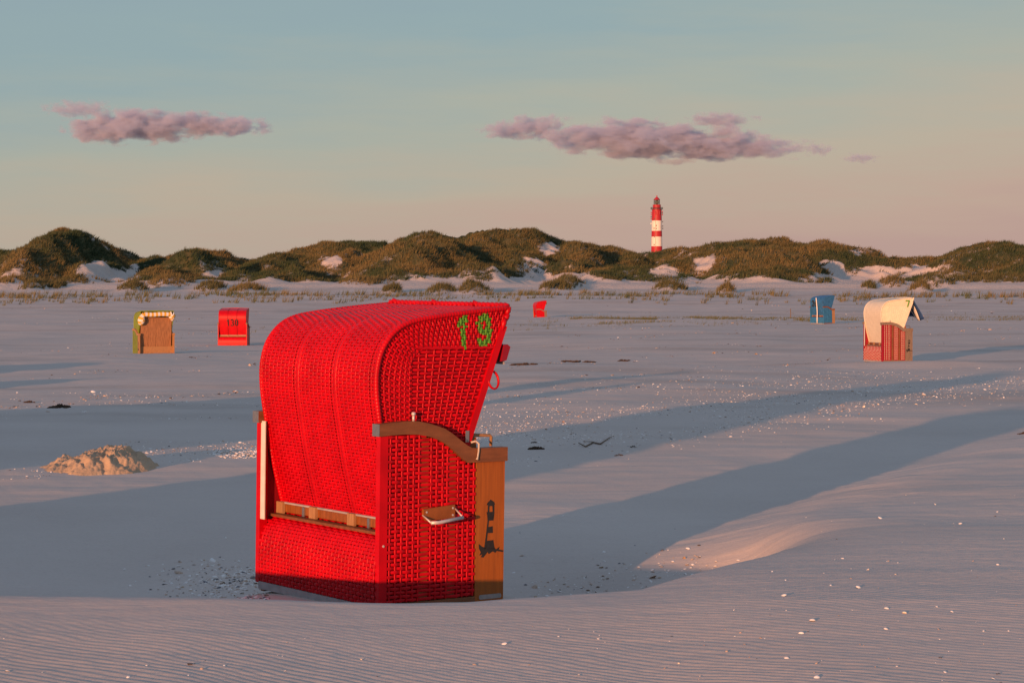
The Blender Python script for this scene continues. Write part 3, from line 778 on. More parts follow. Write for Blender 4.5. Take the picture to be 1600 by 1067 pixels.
def weave(mb, P, ulist, vlist, u_range, v_range, w_weaver, w_stake, A, t=.004, sub=4, paint=None, stake_off=0.0, lift=0.0, wfun=None, v_amp=.0011):
    """P(u,v)->(pos,normal). weavers run along u at each v; stakes run along v at each u in ulist."""
    us = np.concatenate([np.linspace(a, b, sub, endpoint=False) for a, b in zip(ulist[:-1], ulist[1:])] + [[ulist[-1]]])
    us = np.concatenate([[u_range[0]], us, [u_range[1]]]) if u_range[0] < ulist[0] - 1e-6 else us
    if u_range[1] > us[-1] + 1e-6: us = np.concatenate([us, [u_range[1]]])
    ph = np.interp(us, ulist, np.arange(len(ulist)))
    for j, v in enumerate(vlist):
        jit = v_amp * (np.sin(us * 19 + j * 1.7) * .5 + random.uniform(-1, 1) * .6)
        pos, nor = P(us, v + jit)
        off = A * np.cos(PI * (ph + j)) + lift
        C = pos + nor * off[:, None]
        T = np.gradient(C, axis=0); T /= np.linalg.norm(T, axis=1)[:, None] + 1e-9
        X_ = np.cross(nor, T); X_ /= np.linalg.norm(X_, axis=1)[:, None] + 1e-9
        mi = 0 if paint is None else paint(C).astype(int)
        ribbon(mb, C, nor, X_, w_weaver if wfun is None else w_weaver * wfun(us), t, mi)
    nv = max(8, len(vlist))
    vs = np.linspace(v_range[0], v_range[1], nv)
    for k, u in enumerate(ulist):
        pos, nor = P(np.full(nv, u), vs)
        C = pos + nor * (stake_off + lift)
        T = np.gradient(C, axis=0); T /= np.linalg.norm(T, axis=1)[:, None] + 1e-9
        X_ = np.cross(nor, T); X_ /= np.linalg.norm(X_, axis=1)[:, None] + 1e-9
        mi = 0 if paint is None else paint(C).astype(int)
        ribbon(mb, C, nor, X_, w_stake, t, mi)

W2 = 0.60            # half width over the side panels
HW = 0.558           # half width of the hood
DP = 0.79
ARM = [(-.02, .957), (.06, .962), (.14, .967), (.22, .966), (.30, .950), (.385, .924), (.44, .893), (.485, .862), (.53, .833), (.56, .819), (.60, .815), (DP + .004, .815)]
ARMB = [(DP + .004, .742), (.60, .742), (.535, .742), (.50, .765), (.46, .797), (.41, .834), (.36, .862), (.30, .884), (.22, .898), (.14, .902), (.06, .900), (-.02, .895)]

def seg_dist(x, z, segs):
    d = np.full(x.shape, 9.)
    for (x0, z0, x1, z1) in segs:
        L2 = (x1 - x0) ** 2 + (z1 - z0) ** 2 + 1e-12
        t = np.clip(((x - x0) * (x1 - x0) + (z - z0) * (z1 - z0)) / L2, 0, 1)
        d = np.minimum(d, np.hypot(x - x0 - t * (x1 - x0), z - z0 - t * (z1 - z0)))
    return d
def arc(cx, cz, rx, rz, a0, a1, n=10):
    P = [(cx + rx * math.cos(math.radians(a)), cz + rz * math.sin(math.radians(a))) for a in np.linspace(a0, a1, n)]
    return [(*P[i], *P[i + 1]) for i in range(n - 1)]
DIG = {   # unit strokes, width about .6, height 1
    '0': arc(.3, .72, .26, .24, 0, 180, 7) + arc(.3, .28, .26, .24, 180, 360, 7) + [(.04, .72, .04, .28), (.56, .72, .56, .28)],
    '1': [(.36, 1, .36, 0), (.36, 1, .1, .74)],
    '2': arc(.3, .72, .26, .26, 180, -30, 8) + [(.52, .58, .04, .02), (.04, .02, .58, .02)],
    '3': arc(.28, .75, .26, .24, 150, -80, 7) + arc(.28, .26, .28, .25, 80, -150, 7),
    '6': arc(.3, .28, .27, .27, 0, 360, 12) + [(.04, .3, .1, .66), (.1, .66, .36, .98)],
    '7': [(.0, .96, .6, .96), (.6, .96, .26, .0), (.0, .96, .0, .84)],
    '9': arc(.3, .70, .26, .27, 0, 360, 12) + [(.56, .7, .55, .35)] + arc(.29, .28, .26, .26, 0, -140, 8)}

def curve_at(tab):
    P = np.array(tab, float)
    d = np.concatenate([[0], np.cumsum(np.linalg.norm(np.diff(P, axis=0), axis=1))]); d /= d[-1]
    return lambda t: np.stack([np.interp(t, d, P[:, 0]), np.interp(t, d, P[:, 1])], -1)

# outer and inner guide of the curved strand band on the hood's cheek
_o = [p for p in PR.tolist() if p[1] > .86]
outer_c = curve_at([(x + .012, z) if z < 1.2 else (x + .006, z - .012) for x, z in _o])
_in = [(.205, .86), (.205, 1.20)] + [(.205 + .10 * (1 - math.cos(a)), 1.23 + .10 * math.sin(a)) for a in np.linspace(0, PI / 2, 8)] + [(.77, 1.335)]
inner_c = curve_at(_in)

def make_chair(cfg):
    g = cfg
    lod = g['lod']
    root = bpy.data.objects.new('beach_chair', None); COL.objects.link(root)
    tag(root, g['label'], 'beach chair', 'hooded wicker beach chairs standing on the sand')
    hm, pm, bm_, wd, wdd = M[g['hood']], M[g['panel']], M[g['box']], M[g['wood']], M[g['arm']]
    lin = M[g.get('lining', 'red_dark')]
    # ---------------- hood shell
    b = MB()
    def offs(d):
        x, z, nx, nz_ = prof_at(np.linspace(0, PLEN, 44)); return np.stack([x - nx * d, z - nz_ * d], 1)
    o1, o2 = offs(.007 if lod == 2 else .0), offs(.022)
    prof = o1.tolist() + o2.tolist()[::-1]
    n = len(o1)
    hw = HW - (.012 if lod == 2 else 0)
    vs = [(p[0], -hw, p[1]) for p in prof] + [(p[0], hw, p[1]) for p in prof]; m = len(prof)
    b.add(vs, [(i, (i + 1) % m, m + (i + 1) % m, m + i) for i in range(m)] + [(i, i + 1, m - 2 - i, m - 1 - i) for i in range(n - 1)] + [(m + m - 1 - i, m + m - 2 - i, m + i + 1, m + i) for i in range(n - 1)])
    front = [(.81, 1.47), (.725, 1.256), (.565, .83), (.50, .60), (.46, .40)]
    side = o1.tolist() + front
    for sy in (-1, 1):
        b.prism(side if sy > 0 else side, min(sy * hw, sy * (hw - .012)), max(sy * hw, sy * (hw - .012)))
    hood = b.build('hood', lin if lod == 2 else hm, root, smooth=False)
    # ---------------- weaves on the hood
    def Phood(y, s):
        x, z, nx, nz_ = prof_at(s)
        return np.stack([x, y, z], 1), np.stack([nx, np.zeros_like(nx), nz_], 1)
    paint = None
    if lod == 2:
        sy_list = []
        ylist = []; gaps = []
        sec = (2 * HW - .03) / 3
        for k in range(3):
            y0 = -HW + .015 + k * sec
            ylist += [y0] + list(np.linspace(y0 + .030, y0 + sec - .056, 8)) + [y0 + sec - .028]
            gaps.append(-(y0 + sec - .042))
        ylist.append(HW - .015)
        ylist = -np.array(ylist)[::-1]
        b = MB()
        GP = np.array(gaps)
        def wf(us): return 1 - .55 * np.clip(1.3 - np.min(np.abs(us[:, None] - GP[None, :]), 1) / .011, 0, 1)
        weave(b, Phood, ylist, np.arange(.03, PLEN - .01, .0172), (-HW + .004, HW - .004), (0, PLEN), .0158, .012, .0042, .0042, sub=6, stake_off=.0, wfun=wf)
        b.build('back_and_roof_weaving', hm, hood, smooth=True, kind='stuff')
        b = MB()           # smooth ribs between the three woven fields
        for k in (1, 2):
            y0 = HW - .015 - k * sec
            s_ = np.linspace(0, PLEN, 90); x, z, nx, nz_ = prof_at(s_)
            C = np.stack([x + nx * .0018, np.full_like(x, y0), z + nz_ * .0018], 1)
            ribbon(b, C, np.stack([nx, 0 * nx, nz_], 1), np.tile([0, 1., 0], (90, 1)), .026, .006)
            bb = b; bb.build('rib', hm, hood, smooth=True); b = MB()
    # cheeks
    for sy in (-1, 1):
        digits = g.get('cheek') if sy < 0 else None
        if lod == 2:
            if digits:
                segs = []
                for ch, u0, z0, w, hgt in digits[1]:
                    segs += [(u0 + a * w, z0 + c * hgt, u0 + e * w, z0 + f * hgt) for a, c, e, f in DIG[ch]]
                def paint(C, segs=segs):
                    return seg_dist(C[:, 0], C[:, 2], segs) < .0165
            else: paint = None
            def PA(u, v, sy=sy):          # u: 0 outer .. 1 inner ; v along the curve
                o_ = outer_c(v); i_ = inner_c(v); p = o_ * (1 - u[:, None]) + i_ * u[:, None]
                return np.stack([p[:, 0], np.full(len(u), sy * (HW - .004)), p[:, 1]], 1), np.tile([0., sy, 0.], (len(u), 1))
            b = MB()
            weave(b, PA, np.linspace(.05, 1.0, 7), np.linspace(.01, .985, 72), (0.0, 1.0), (0, .985), .0135, .0095, .0042, .004, sub=4, paint=paint)
            def PB(u, v, sy=sy):          # u: 0..1 across the fan, v: 0 bottom .. 1 top
                z = .80 + v * (1.325 - .80)
                xl = np.full_like(z, .212); xr_ = .555 + (z - .80) * (.765 - .555) / (1.335 - .80)
                top = .5 + .5 * u
                return np.stack([xl * (1 - u) + xr_ * u, np.full(len(u), sy * (HW - .004)), z], 1), np.tile([0., sy, 0.], (len(u), 1))
            weave(b, PB, np.linspace(.0, .96, 12), np.arange(.01, .985, .0182 / .525), (0, .99), (0, 1), .0138, .0085, .0045, .004, sub=4, paint=paint)
            # wrapped line between the two fields
            ribbon(b, np.stack([np.linspace(.25, .765, 40), np.full(40, sy * HW), 1.335 + .002 * np.sin(np.arange(40) * 1.6)], 1), np.tile([0., sy, 0.], (40, 1)), np.tile([0., 0, 1.], (40, 1)), .016, .007,
                   matidx=0 if paint is None else paint(np.stack([np.linspace(.25, .765, 40), np.zeros(40), np.full(40, 1.335)], 1)).astype(int))
            b.build('cheek_weaving', [hm, M['green_paint']], hood, smooth=True, kind='stuff')
        elif lod == 1:
            b = MB()
            for k in range(1, 6):
                f = k / 6.
                t_ = np.linspace(.02, .98, 30); p = outer_c(t_) * (1 - f) + inner_c(t_) * f
                b.tube([(q_[0], sy * (HW + .001), q_[1]) for q_ in p], .005, 4)
            for k in range(9):
                xb = .23 + k * .036; xt = .25 + k * .058
                b.tube([(xb, sy * (HW + .001), .86), (xt, sy * (HW + .001), 1.32)], .005, 4)
            b.build('cheek_strands', hm, hood)
        if digits and lod < 2:
            for ch, u0, z0, w, hgt in digits[1]:
                b = MB()
                for a, c, e, f in DIG[ch]:
                    b.tube([(u0 + a * w, sy * (HW + .008), z0 + c * hgt), (u0 + e * w, sy * (HW + .008), z0 + f * hgt)], .016, 6, sq=1.0)
                b.build('painted_number', M[digits[0]], hood)
    # numbers across the back of the hood
    if g.get('back'):
        mt, items, th_ = g['back']
        for ch, y0, z0, w, hgt in items:
            b = MB()
            for a, c, e, f in DIG[ch]:
                pts = []
                for t in (0, .5, 1):
                    yy = y0 - (a + (e - a) * t) * w; zz = z0 + (c + (f - c) * t) * hgt
                    s_ = np.interp(zz, PD[1][:, 1][:120], PD[0][:120]); x, z, nx, nz_ = prof_at(np.array([s_]))
                    pts.append((float(x[0]) - th_ * .3, yy, zz))
                b.tube(pts, th_, 5)
            b.build('painted_number', M[mt], hood)
    # ---------------- borders of the hood
    for sy in (-1, 1):
        s_ = np.arange(.0, PLEN, .0045 if lod == 2 else .05); x, z, nx, nz_ = prof_at(s_)
        b = MB(); rad = [.0135 + (.0018 if (i // 2) % 2 else 0) for i in range(len(s_))] if lod == 2 else .012
        b.tube([(x[i] - nx[i] * .004, sy * (HW - .002), z[i] - nz_[i] * .004) for i in range(len(s_))], rad, 8)
        b.build('wrapped_edge', hm, hood, smooth=True)
        b = MB()        # flat strip down the front edge of the cheek
        f0, f1 = Vector((.800, 0, 1.45)), Vector((.555, 0, .80))
        d = (f1 - f0).normalized(); nn = Vector((d.z, 0, -d.x))
        if nn.x > 0: nn = -nn
        q = [f0 + nn * .02, f0 - nn * .018, f1 - nn * .018, f1 + nn * .02]
        b.prism([(p.x, p.z) for p in q], *sorted((sy * (HW + .006), sy * (HW - .022))))
        b.build('front_strip', M[g.get('strip', g['hood'])], hood)
    if lod == 2:
        # plaited rim: overlapping knuckles along the front edge of roof and upper cheeks
        b = MB()
        path = [(.79 , -HW, 1.44), (.812, -HW, 1.49), (.825, -HW, 1.54)] + [(.826, y, 1.548) for y in np.linspace(-HW + .02, HW - .02, 30)] + [(.825, HW, 1.54), (.812, HW, 1.49), (.79, HW, 1.44)]
        P3, L3, _ = resample(path, .038)
        for i in range(len(P3) - 1):
            a, c = Vector(P3[i]), Vector(P3[i + 1]); d = c - a
            lift = Vector((.005, 0, .009)) if i % 10 else Vector((.004, 0, .018))
            b.tube([a - d * .10 - lift * .8, a + d * .25 + lift * .7, a + d * .7 + lift * 1.1, c + d * .10 - lift * .6], [.007, .0165, .0165, .007], 8)
        b.build('plaited_rim', hm, hood, smooth=True, kind='stuff')
    else:
        b = MB(); b.tube([(.80, -HW, 1.46), (.825, -HW, 1.54), (.825, 0, 1.552), (.825, HW, 1.54), (.80, HW, 1.46)], .017, 6); b.build('rim', hm, hood)
        if lod >= 0 and g.get('ribs', True):
            for y0 in (-HW / 3, HW / 3):
                s_ = np.arange(.02, PLEN, .06); x, z, nx, nz_ = prof_at(s_); b = MB()
                b.tube([(x[i], y0, z[i]) for i in range(len(s_))], .009, 5); b.build('rib', M[g.get('ribmat', g['hood'])], hood)
    # bottom rail of the hood
    b = MB(); b.box(.118, .142, -HW + .01, HW - .01, .405, .452, 0, .003); rail = b.build('bottom_rail', wd, hood)
    b = MB(); b.box(.113, .150, -HW + .01, HW - .01, .4525, .462); b.build('rail_cap', M['grey_plank'], hood)
    for yb in ((HW - .03), HW / 3 + .01, -HW / 3 + .01):
        b = MB(); b.box(.100, .117, yb - .032, yb + .032, .398, .462, 0, .003); b.build('rail_block', M['wood_pale'], hood)
    if lod == 2:
        for yb in (.30, -.33):
            b = MB(); b.box(.109, .1175, yb - .010, yb + .010, .40, .45); b.build('bracket', M['metal'], hood)
    b = MB(); b.box(.06, .12, -W2 + .03, W2 - .03, .383, .397); b.build('cross_bar', M['wood_dark'] if lod == 2 else wdd, root)
    # ---------------- seat box
    b = MB(); prof = BR.tolist() + [(.60, .41), (.60, .035)]
    ww = W2 - .031
    if lod == 2: prof = [(x + .01, z - .004) for x, z in prof]
    b.prism(prof, -ww, ww)
    box = b.build('seat_box', lin if lod == 2 else bm_, root)
    if lod == 2:
        def Pbox(y, s):
            x, z, nx, nz_ = box_at(s); return np.stack([x, y, z], 1), np.stack([nx, np.zeros_like(nx), nz_], 1)
        b = MB(); weave(b, Pbox, np.linspace(-ww + .02, ww - .02, 34), np.arange(.01, BLEN, .0195), (-ww, ww), (0, BLEN), .0178, .013, .0045, .0042, sub=4)
        b.build('box_weaving', bm_, box, smooth=True, kind='stuff')
    elif g.get('checks'):
        b = MB()
        for i, y in enumerate(np.linspace(-ww + .02, ww - .02, 24)):
            for j, s_ in enumerate(np.arange(.02, BLEN - .02, .034)):
                if (i + j) % 2: continue
                x, z, nx, nz_ = box_at(np.array([s_])); x, z, nx, nz_ = [float(v[0]) for v in (x, z, nx, nz_)]
                t = (nz_, -nx)
                b.add([(x + nx * .005 - t[0] * .013, y - .018, z + nz_ * .005 - t[1] * .013), (x + nx * .005 - t[0] * .013, y + .018, z + nz_ * .005 - t[1] * .013),
                       (x + nx * .005 + t[0] * .013, y + .018, z + nz_ * .005 + t[1] * .013), (x + nx * .005 + t[0] * .013, y - .018, z + nz_ * .005 + t[1] * .013)], [(0, 1, 2, 3)])
        b.build('white_cane_strands', M['cream'], box, kind='stuff')
    b = MB(); b.box(-.004, .03, -W2 + .03, W2 - .03, -.012, .029); b.build('back_plank', M['grey_plank'], root)
    b = MB(); b.box(.16, .58, -ww + .01, ww - .01, .412, .47, 0, .01); b.build('seat', M[g.get('seat', 'red_dark')], root)
    # ---------------- side panels
    for sy in (-1, 1):
        ya, yb = sorted((sy * (W2 - .030), sy * (W2 - .010)))
        yo = sy * (W2 - .006)
        b = MB()
        outl = [(.03, .03), (.60, .03), (.60, .75), (.53, .75), (.46, .80), (.36, .865), (.22, .90), (.03, .90)]
        if lod == 2:
            ya, yb = sorted((sy * (W2 - .030), sy * (W2 - .024)))
            b.prism(outl, ya, yb); pn = b.build('side_panel', lin, root)
            for xs in ((.250, .305), (.425, .478)):
                b = MB(); b.box(xs[0], xs[1], *sorted((sy * (W2 - .0235), sy * (W2 - .013))), .03, .88 if xs[0] < .3 else .80); b.build('slat', M['wood'], pn)
            ul = [.062, .098, .134, .170, .206, .240, .315, .350, .388, .418, .486, .520, .552, .588]
            def PS(u, v, sy=sy):
                # rows sag very slightly, strand ends wander
                return np.stack([u, np.full(len(u), yo), v + .0015 * np.sin(u * 31 + v * 57)], 1), np.tile([0., sy, 0.], (len(u), 1))
            b = MB()
            for j, v in enumerate(np.arange(.055, .905, .0208)):
                # the row ends where the armrest cuts it
                lim = .598 if v < .74 else float(np.interp(v, [.74, .765, .797, .834, .862, .884, .90], [.535, .50, .46, .41, .36, .30, .20]))
                uu = [q_ for q_ in ul if q_ < lim - .004]
                if len(uu) < 2: continue
                us = np.concatenate([np.linspace(a, c, 4, endpoint=False) for a, c in zip(uu[:-1], uu[1:])] + [[uu[-1]], [min(lim, .6)]])
                us = np.concatenate([[.045], us]); ph = np.interp(us, ul, np.arange(len(ul)))
                pos, nor = PS(us, np.full(len(us), v)); C = pos + nor * (.0042 * np.cos(PI * (ph + j)))[:, None]
                T = np.gradient(C, axis=0); T /= np.linalg.norm(T, axis=1)[:, None]
                Xx = np.cross(nor, T); ribbon(b, C, nor, Xx, .0160 + .002 * random.random(), .004)
            for u in ul:
                top = .895 if u < .2 else float(np.interp(u, [.2, .30, .36, .41, .46, .50, .535], [.895, .882, .86, .832, .795, .762, .74]))
                vs_ = np.linspace(.045, top, 40); pos, nor = PS(np.full(40, u), vs_)
                Xx = np.tile([1., 0, 0], (40, 1)); ribbon(b, pos + nor * .001, nor, Xx, .0092, .0045)
            b.build('panel_weaving', pm, pn, smooth=True, kind='stuff')
        else:
            b.prism(outl, ya, yb); pn = b.build('side_panel', pm, root)
            if lod >= 1 or g.get('strands'):
                st = g.get('strands', pm.name)
                for xs in ((.250, .305), (.425, .478)):
                    b = MB(); b.box(xs[0], xs[1], *sorted((sy * (W2 - .0095), sy * (W2 - .004))), .035, .88 if xs[0] < .3 else .79); b.build('slat', M[g.get('slat', g['panel'])], pn)
                b = MB()
                for u in (.075, .12, .165, .205, .335, .365, .395, .505, .54, .57):
                    top = .88 if u < .2 else float(np.interp(u, [.2, .30, .36, .41, .46, .50, .535], [.88, .87, .85, .82, .78, .75, .73]))
                    for j, v in enumerate(np.arange(.06, top, .043)):
                        b.box(u - .0028, u + .0028, *sorted((sy * (W2 - .012), sy * (W2 - .002))), v, v + .032)
                b.build('panel_strands', M[st] if st in M else pm, pn, kind='stuff')
        # post, front board, rails
        b = MB(); b.box(-.004, .044, *sorted((sy * (W2 - .036), sy * W2)), .02, .93, 0, .004); b.build('corner_post', M[g.get('post', g['panel'])], root)
        b = MB(); b.box(.603, DP, *sorted((sy * (W2 - .034), sy * (W2 - .004))), .012, .741, 0, .003); fb = b.build('front_board', M[g.get('board', 'wood_v')], root)
        b = MB(); b.box(.03, .603, *sorted((sy * (W2 - .034), sy * (W2 - .002))), -.03, .042); b.build('bottom_plank', wdd, root)
        b = MB(); b.prism(ARM + ARMB, *sorted((sy * (W2 - .045), sy * (W2 + .014)))); ar = b.build('armrest', wdd, root)
        b = MB(); b.box(-.0235, -.0203, *sorted((sy * (W2 - .046), sy * (W2 + .015))), .895, .957); b.build('end_cap', M['metal'] if lod == 2 else wdd, ar)
        b = MB(); b.box(.045, .05, *sorted((sy * (W2 - .0365), sy * (W2 - .042))), .36, .92)
        if sy > 0 and (lod >= 1 or g.get('white_strip')):
            b = MB(); b.box(.0, .006, *sorted((sy * (W2 - .0365), sy * (W2 - .078))), .37, .905); b.build('inner_strip', M[g.get('innerstrip', 'white')], root)
        if lod >= 1:
            b = MB(); b.tube([(.205, sy * (W2 - .012), .962), (.205, sy * (W2 - .012), .998)], .007, 8); b.tube([(.205, sy * (W2 - .012), .995), (.205, sy * (W2 - .012), 1.003), (.205, sy * (W2 - .012), 1.012)], [.010, .0125, .008], 8)
            b.build('arm_pin', M['pale_metal'], ar, smooth=True)
            b = MB(); b.tube([(.63, sy * .52, .815), (.632, sy * .52, .868), (.64, sy * .52, .876), (.745, sy * .52, .872), (.754, sy * .52, .864), (.752, sy * .52, .815)], .0085, 8); b.build('grab_loop', M['wood_pale'] if lod == 2 else M['metal'], ar, smooth=True)
            b = MB(); b.box(.575, .635, *sorted((sy * (W2 - .05), sy * (W2 - .10))), .79, .868, 0, .003); b.build('stop_block', M['wood'], ar)
        if lod == 2:
            # small folding tray handle: wooden plate with a wire bail
            b = MB(); b.prism([(.258, .478), (.275, .455), (.455, .462), (.455, .530), (.258, .516)], *sorted((sy * (W2 + .000), sy * (W2 + .016)))); pl = b.build('tray_plate', M['wood'], root)
            for (sx, sz) in ((.275, .500), (.44, .513), (.44, .477)):
                b = MB(); b.tube([(sx, sy * (W2 + .0155), sz), (sx, sy * (W2 + .0185), sz)], .0055, 8); b.build('screw', M['pale_metal'], pl)
            y1 = sy * (W2 + .010); y2 = sy * (W2 + .085)
            b = MB(); b.tube([(.255, y1, .485), (.262, y2 * .985, .452)], .0045, 6); b.tube([(.262, y2 * .985, .452), (.30, y2, .452), (.455, y2, .470)], .0095, 8); b.tube([(.455, y2, .470), (.458, y1, .510)], .0045, 6)
            b.build('tray_bail', M['pale_metal'], root, smooth=True)
            b = MB(); b.box(.63, .775, *sorted((sy * (W2 - .0038), sy * (W2 - .001))), .022, .046, 0, .006); b.build('metal_strip', M['metal'], fb)
            b = MB(); b.box(.552, .575, *sorted((sy * (HW + .006), sy * (HW + .010))), .845, .905); b.build('hinge_plate', M['metal'], hood)
            b = MB(); b.tube([(.57, sy * (W2 - .01), .845), (.592, sy * (W2 + .004), .852), (.602, sy * (W2 + .017), .838), (.598, sy * (W2 + .020), .80), (.592, sy * (W2 + .020), .765), (.588, sy * (W2 + .020), .757)], [.006, .006, .006, .005, .005, .008], 7); b.build('rope_hitch', M['rope'], ar, smooth=True)
            b = MB(); b.tube([(.02, sy * (W2 + .0), .34), (.02, sy * (W2 + .004), .34)], .006, 8); b.build('screw', M['pale_metal'], root)
        if g.get('emblem') and (sy < 0 or lod == 2):
            b = MB(); y0 = sy * (W2 - .0038); y1 = sy * (W2 - .0022)
            ex = .698; ez = .405
            kx, kz = .00127, .00104
            def E(pts):
                b.prism([(ex + (px - 618) * kx, ez + (510 - py) * kz) for px, py in pts], *sorted((y0, y1)))
            E([(598, 405), (601, 396), (618, 378), (636, 392), (640, 405)])
            E([(605, 405), (612, 405), (611, 440), (604, 440)]); E([(627, 405), (637, 405), (637, 440), (630, 440)]); E([(612, 405), (627, 405), (627, 411), (612, 411)])
            E([(598, 440), (638, 440), (637, 456), (633, 484), (604, 484), (602, 456)])
            E([(604, 484), (610, 484), (597, 625), (588, 625), (596, 560)])
            E([(608, 516), (630, 513), (631, 547), (605, 546)])
            E([(602, 585), (634, 583), (641, 625), (598, 625)])
            E([(560, 598), (576, 612), (600, 622), (641, 622), (648, 632), (668, 620), (662, 632), (688, 640), (684, 647), (652, 640), (646, 648), (632, 640), (612, 652), (606, 640), (584, 668), (572, 664), (580, 650), (564, 655), (572, 640), (562, 622)])
            b.build('lighthouse_emblem', M['black'], fb)
    b = MB(); b.box(.62, .66, -ww, ww, .05, .38); b.build('front_drawer', M[g.get('board', 'wood_v')], root)
    g['hoodobj'] = hood
    # place
    x, y, yaw = g['pos']
    sink = g.get('sink', 0)
    root.rotation_euler = (g.get('roll', 0), -g.get('pitch', 0), PI / 2 - yaw)
    root.location = (x, y, g['z'] - sink)
    return root, hood

def corner_to_centre(cx, cy, yaw):
    # near back corner -> the empty sits at mid back, forward axis ex, across ey
    ey = (-math.cos(yaw), math.sin(yaw))
    return cx + ey[0] * W2, cy + ey[1] * W2

YAW0 = .9138
hx, hy = corner_to_centre(-.6705, 10.87, YAW0)
hero, hood0 = make_chair(dict(lod=2, label='large bright red wicker beach chair numbered 19 in green, closest to the camera', hood='red', panel='red', box='red', wood='wood', arm='wood_dark', board='wood_v', post='red',
    pos=(hx, hy, YAW0), z=.006, roll=.0123, pitch=-.0085, emblem=True, innerstrip='white',
    cheek=('green_paint', [('1', .500, 1.350, .11, .145), ('9', .632, 1.355, .125, .148)])))
# awning cloth and tie ring hanging inside the front of the big chair
b = MB()
b.add([(.80, -HW + .03, 1.40), (.80, HW - .03, 1.40), (.825, HW - .03, 1.25), (.825, -HW + .03, 1.245), (.808, -HW + .03, 1.40), (.808, HW - .03, 1.40), (.833, HW - .03, 1.25), (.833, -HW + .03, 1.245)],
      [(0, 1, 2, 3), (7, 6, 5, 4), (0, 4, 5, 1), (2, 6, 7, 3), (1, 5, 6, 2), (0, 3, 7, 4)])
b.build('awning', M['grey_cloth'], hood0)
b = MB(); b.prism([(.80, 1.348), (.822, 1.352), (.842, 1.338), (.818, 1.268), (.785, 1.262)], -HW - .004, -HW + .03); b.build('awning_flap', M['crimson'], hood0)
b = MB(); b.tube([(.735 + .034 * math.cos(a), -HW + .002 + .012 * math.sin(a), 1.165 + .046 * math.sin(a)) for a in np.linspace(0, 2 * PI, 20, endpoint=False)], .0055, 6, closed=True, sq=1.6); b.build('tie_ring', M['red'], hood0, smooth=True)

def ground_for(py, D): return HC - (py - YH) / FPX * D

# red chair 130, seen from the back
D = 88.5; cx, cz = px2w(363, 541, D)
make_chair(dict(lod=0, label='small red beach chair seen squarely from behind with a black 130 on its hood', hood='red', panel='red', box='red', wood='wood_pale', arm='wood_dark', board='wood_grey', pos=(cx - .0, D, .03), z=cz, ribmat='red_dark',
    back=('black', [('1', .235, .84, .19, .25), ('3', .065, .84, .19, .25), ('0', -.11, .84, .19, .25)], .022)))
# green chair, open front towards us
D = 71.5; cx, cz = px2w(240, 557, D)
yaw = 2.70
gr, gh = make_chair(dict(lod=0, label='green beach chair facing the camera with yellow checked padding and a brown boarded front', hood='green', panel='green', box='green', wood='wood_pale', arm='wood_pale', board='wood_pale', strands='green_grey',
    pos=(cx, D, yaw), z=cz, sink=.04, emblem=True, ribs=False, lining='green_grey'))
gr.location = (cx - .40 * math.sin(yaw), D - .40 * math.cos(yaw), cz - .04)
# board over the opening, built of wide planks
for k in range(4):
    y0 = -HW + .035 + k * (2 * HW - .07) / 4
    b = MB(); top = 1.33
    b.add([(.60, y0 + .002, .17), (.60, y0 + (2 * HW - .07) / 4 - .002, .17), (.735, y0 + (2 * HW - .07) / 4 - .002, top), (.735, y0 + .002, top),
           (.585, y0 + .002, .17), (.585, y0 + (2 * HW - .07) / 4 - .002, .17), (.72, y0 + (2 * HW - .07) / 4 - .002, top), (.72, y0 + .002, top)],
          [(0, 1, 2, 3), (7, 6, 5, 4), (0, 4, 5, 1), (2, 6, 7, 3), (1, 5, 6, 2), (0, 3, 7, 4)])
    b.build('front_cover_plank', M['brown_board'], gr)
b = MB(); b.box(.665, .69, -HW + .03, -.02, .03, .165); b.build('footrest_drawer', M['brown_board'], gr)
b = MB(); b.box(.665, .69, .02, HW - .03, .03, .165); b.build('footrest_drawer', M['brown_board'], gr)
b = MB()
path = [(.76, -HW + .03, 1.08), (.79, -HW + .03, 1.22), (.82, -HW + .05, 1.36), (.84, -HW + .10, 1.43)] + [(.845, y, 1.435 + .008 * math.sin(y * 9)) for y in np.linspace(-HW + .16, HW - .16, 8)] + [(.84, HW - .08, 1.43), (.80, HW - .04, 1.33), (.77, HW - .03, 1.22)]
P3, L3, _ = resample(path, .035)
P3l = [tuple(p) for p in P3]
rad = [.07 + .045 * math.sin(PI * min(1, i / 9.)) for i in range(len(P3l))]
rad[0] = .03; rad[-8:] = [.085, .105, .115, .11, .10, .085, .065, .03]
for i in range(len(P3l) - 1):
    sub = MB(); k = 10
    b.tube([P3l[i], P3l[i + 1]], [rad[i], rad[i + 1]], k, m=0, cap=(i in (0, len(P3l) - 2)), sq=1.1)
b.m = []
bl = len(P3l) - 1
cnt = 0
for i in range(bl):
    nf = 10 + (2 if i in (0, bl - 1) else 0)
    for j in range(nf):
        b.m.append(1 if (((i // 2) + (j // 2)) % 2) else 0)
b.build('checked_padding', [M['white_cloth'], M['yellow_cloth']], gh, smooth=False)
# red chair far behind
D = 165.0; cx, cz = px2w(848, 498.5, D)
yaw = 1.36; ax, ay = corner_to_centre(cx - .42, D - .3, yaw)
sr, sh = make_chair(dict(lod=0, label='tiny red beach chair far off near the dunes, left of the lighthouse', hood='red', panel='red', box='red', wood='wood_pale', arm='wood_grey', board='wood_grey', pos=(ax, ay, yaw), z=cz, sink=.20, pitch=.06, innerstrip='yellow_cloth', white_strip=True, strands='red_flat'))
b = MB(); b.tube([(.84, y, 1.36 + .01 * math.sin(y * 7)) for y in np.linspace(-.45, .45, 8)], [.06, .075, .07, .075, .07, .075, .07, .055], 8); b.build('rolled_awning', M['yellow_cloth'], sh, smooth=True)
